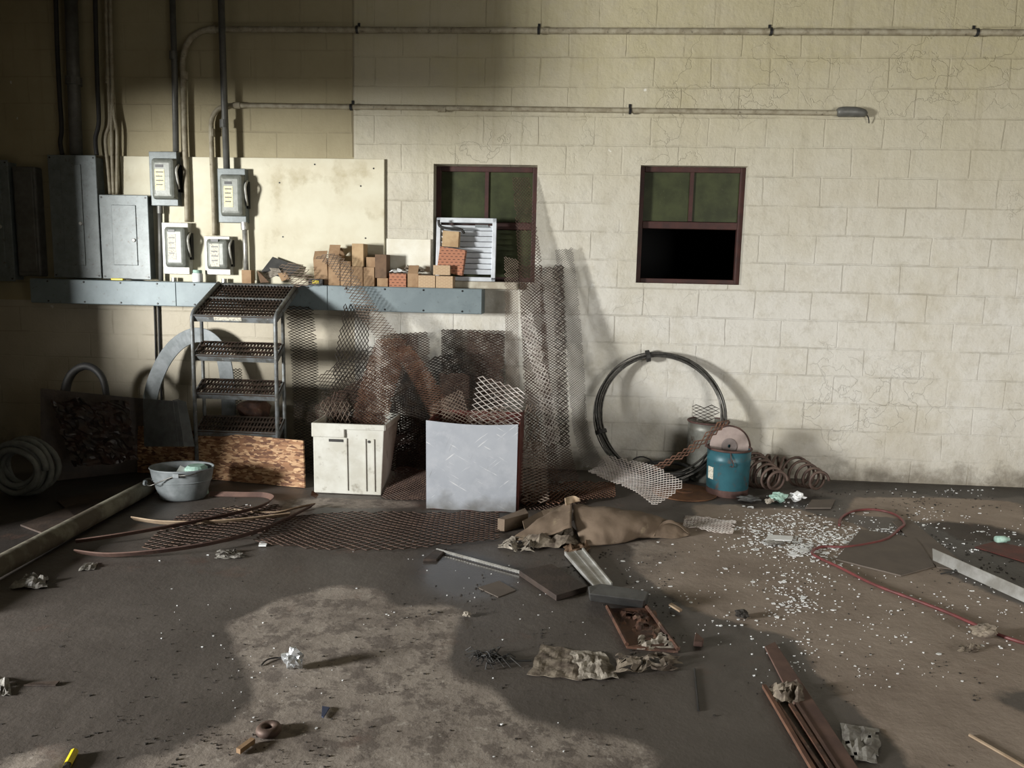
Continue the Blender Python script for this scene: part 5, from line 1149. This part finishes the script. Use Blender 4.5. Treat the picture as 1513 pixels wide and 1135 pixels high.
scrapsheet([(116, 845), (140, 843), (145, 833), (124, 834)], .02, 7, 52, 'clear_film', 'plastic_tray', 'flattened clear plastic piece beyond the dusty bag', 'plastic', .0, .15)
scrapsheet([(-5, 1030), (16, 1030), (14, 1005), (-5, 1003)], .03, 8, 53, 'clear_film', 'plastic_bag', 'bit of clear film cut off by the picture edge', 'bag', .1, .3)
scrapsheet([(318, 828), (360, 826), (358, 815), (322, 816)], .03, 9, 54, 'clear_film', 'clear_scrap', 'twisted clear plastic scrap before the curved bands', 'plastic', .3, .35)
leaf([F(382, 806, .012), F(393, 806, .012), F(396, 800, .016), F(384, 799, .016)], .006, 'white', 'paper_scrap', 'small white scrap at the corner of the flat mesh', 'paper')
leaf([F(459, 732, .02), F(466, 736, .012), F(470, 731, .012), F(461, 725, .05)], .006, 'rust_bright', 'tile_shard', 'reddish shard at the foot of the white bin', 'debris')
leaf([F(35, 1012, .008), F(82, 1012, .008), F(88, 1006, .012), F(50, 1008, .008)], .005, 'dark_wood', 'wood_sliver', 'dark sliver of wood on the damp concrete', 'debris')
lump(690, 912, .014, 'rag_pale', 'pebble', 'pale pebble at the rim of the dark stain', 'pebble', (1.2, 1, .7), 22)

# ------------------------------------------------------------------ uncountable litter
def scatter(name, label, cat, m, spots, size, seed, flat=.35):
    rnd = random.Random(seed); vs, fs = [], []
    for (px, py, sx, sy, n, sc) in spots:
        cl = (px, py)
        for _i in range(n):
            if _i % 7 == 0: cl = (rnd.gauss(px, sx), rnd.gauss(py, sy)); cs_ = rnd.uniform(.05, .55)
            x, y = rnd.gauss(cl[0], sx*cs_), rnd.gauss(cl[1], sy*cs_)
            if y < 722 or y > 1150 or x < -10 or x > 1540: continue
            p = F(x, y)
            if p.y > -.04: continue
            s = (size[0]+(size[1]-size[0])*rnd.random()**2)*sc*(1.9 if rnd.random() < .05 else 1); a = rnd.uniform(0, 2*PI); e = rnd.uniform(.35, 1); k = len(vs); tl = rnd.uniform(-.5, .5)*s
            m_ = rnd.choice((3, 4, 5))
            ring = [(s*math.cos(2*PI*i/m_+a)*rnd.uniform(.6, 1.1), s*e*math.sin(2*PI*i/m_+a)*rnd.uniform(.6, 1.1)) for i in range(m_)]
            zz = .002+rnd.random()*.002
            vs += [(p.x+u, p.y+v, zz+abs(tl)*flat*(1 if u > 0 else 0)) for u, v in ring]+[(p.x+u*.9, p.y+v*.9, .0005) for u, v in ring]
            fs.append(tuple(range(k, k+m_)))
            for i in range(m_): j = (i+1) % m_; fs.append((k+i, k+m_+i, k+m_+j, k+j))
    o = single(name, (vs, [], fs), M[m], label, cat, kind='stuff', origin=(0, 0, 0))
scatter('paint_flakes', 'white paint flakes strewn over the floor beside the red hose', 'paint flakes', 'flake',
        [(1185, 800, 55, 14, 520, 1.5), (1150, 778, 40, 12, 260, 1.2), (1250, 792, 55, 9, 360, 1.3), (1190, 815, 16, 7, 170, 1.9), (1160, 860, 60, 40, 200, .9), (1250, 860, 120, 50, 250, .8), (1160, 930, 90, 40, 110, .9), (1170, 875, 18, 16, 90, 1.2), (1300, 780, 70, 16, 110, .9), (1410, 790, 60, 25, 90, 1), (1460, 805, 30, 12, 60, 1.4), (1420, 730, 70, 10, 40, 1.3), (1300, 930, 120, 40, 90, .7), (1460, 880, 60, 40, 50, .8), (1120, 775, 30, 8, 50, 1), (700, 900, 90, 40, 25, .7), (600, 1000, 200, 90, 40, .7), (300, 950, 160, 90, 40, .7), (1130, 742, 40, 6, 30, 1.2), (900, 850, 60, 30, 25, .7)], (.0018, .011), 61)
scatter('dirt_crumbs', 'dark crumbs of dirt sprinkled over the concrete floor', 'dirt crumbs', 'crumb',
        [(250, 960, 170, 90, 160, 1), (500, 1000, 150, 70, 120, .8), (730, 880, 70, 40, 90, 1), (830, 1000, 120, 60, 80, 1), (1150, 900, 150, 70, 80, .9), (1330, 745, 110, 14, 200, 1.5), (1420, 830, 70, 25, 110, 1.4), (420, 1100, 120, 25, 80, .9), (900, 830, 60, 20, 120, 1.1), (1400, 1000, 90, 80, 50, .8), (960, 900, 40, 25, 60, 1)], (.0015, .008), 62)

# ------------------------------------------------------------------ light
def area(name, loc, tgt, sx, sy, power, col, spread=180):
    l = bpy.data.lights.new(name, 'AREA'); l.shape = 'RECTANGLE'; l.size = sx; l.size_y = sy; l.energy = power; l.color = col; l.spread = math.radians(spread)
    o = bpy.data.objects.new(name, l); link(o); o.location = loc
    o.rotation_euler = (Vector(tgt)-Vector(loc)).to_track_quat('-Z', 'Y').to_euler(); return o
area('daylight_opening', (-6.4, -5.9, 1.5), (.6, -.3, 1.0), .85, 1.05, 860, (1.0, .99, .96))
area('fill_light', (4.4, -7.5, 1.2), (3.2, 0, .6), 2.4, 2.0, 74, (1.0, .97, .92), 84)  # added fill lamp brightening the wall's far end; no known source
w = bpy.data.worlds.new('world'); SC.world = w; w.use_nodes = True
w.node_tree.nodes['Background'].inputs[0].default_value = (.95, .97, 1.0, 1); w.node_tree.nodes['Background'].inputs[1].default_value = .035
SC.view_settings.view_transform = 'Standard'; SC.view_settings.look = 'None'; SC.view_settings.gamma = 1; SC.view_settings.exposure = 0.12
SC.view_settings.use_curve_mapping = False
SC.cycles.use_denoising = True
SC.cycles.max_bounces = 6; SC.cycles.diffuse_bounces = 3
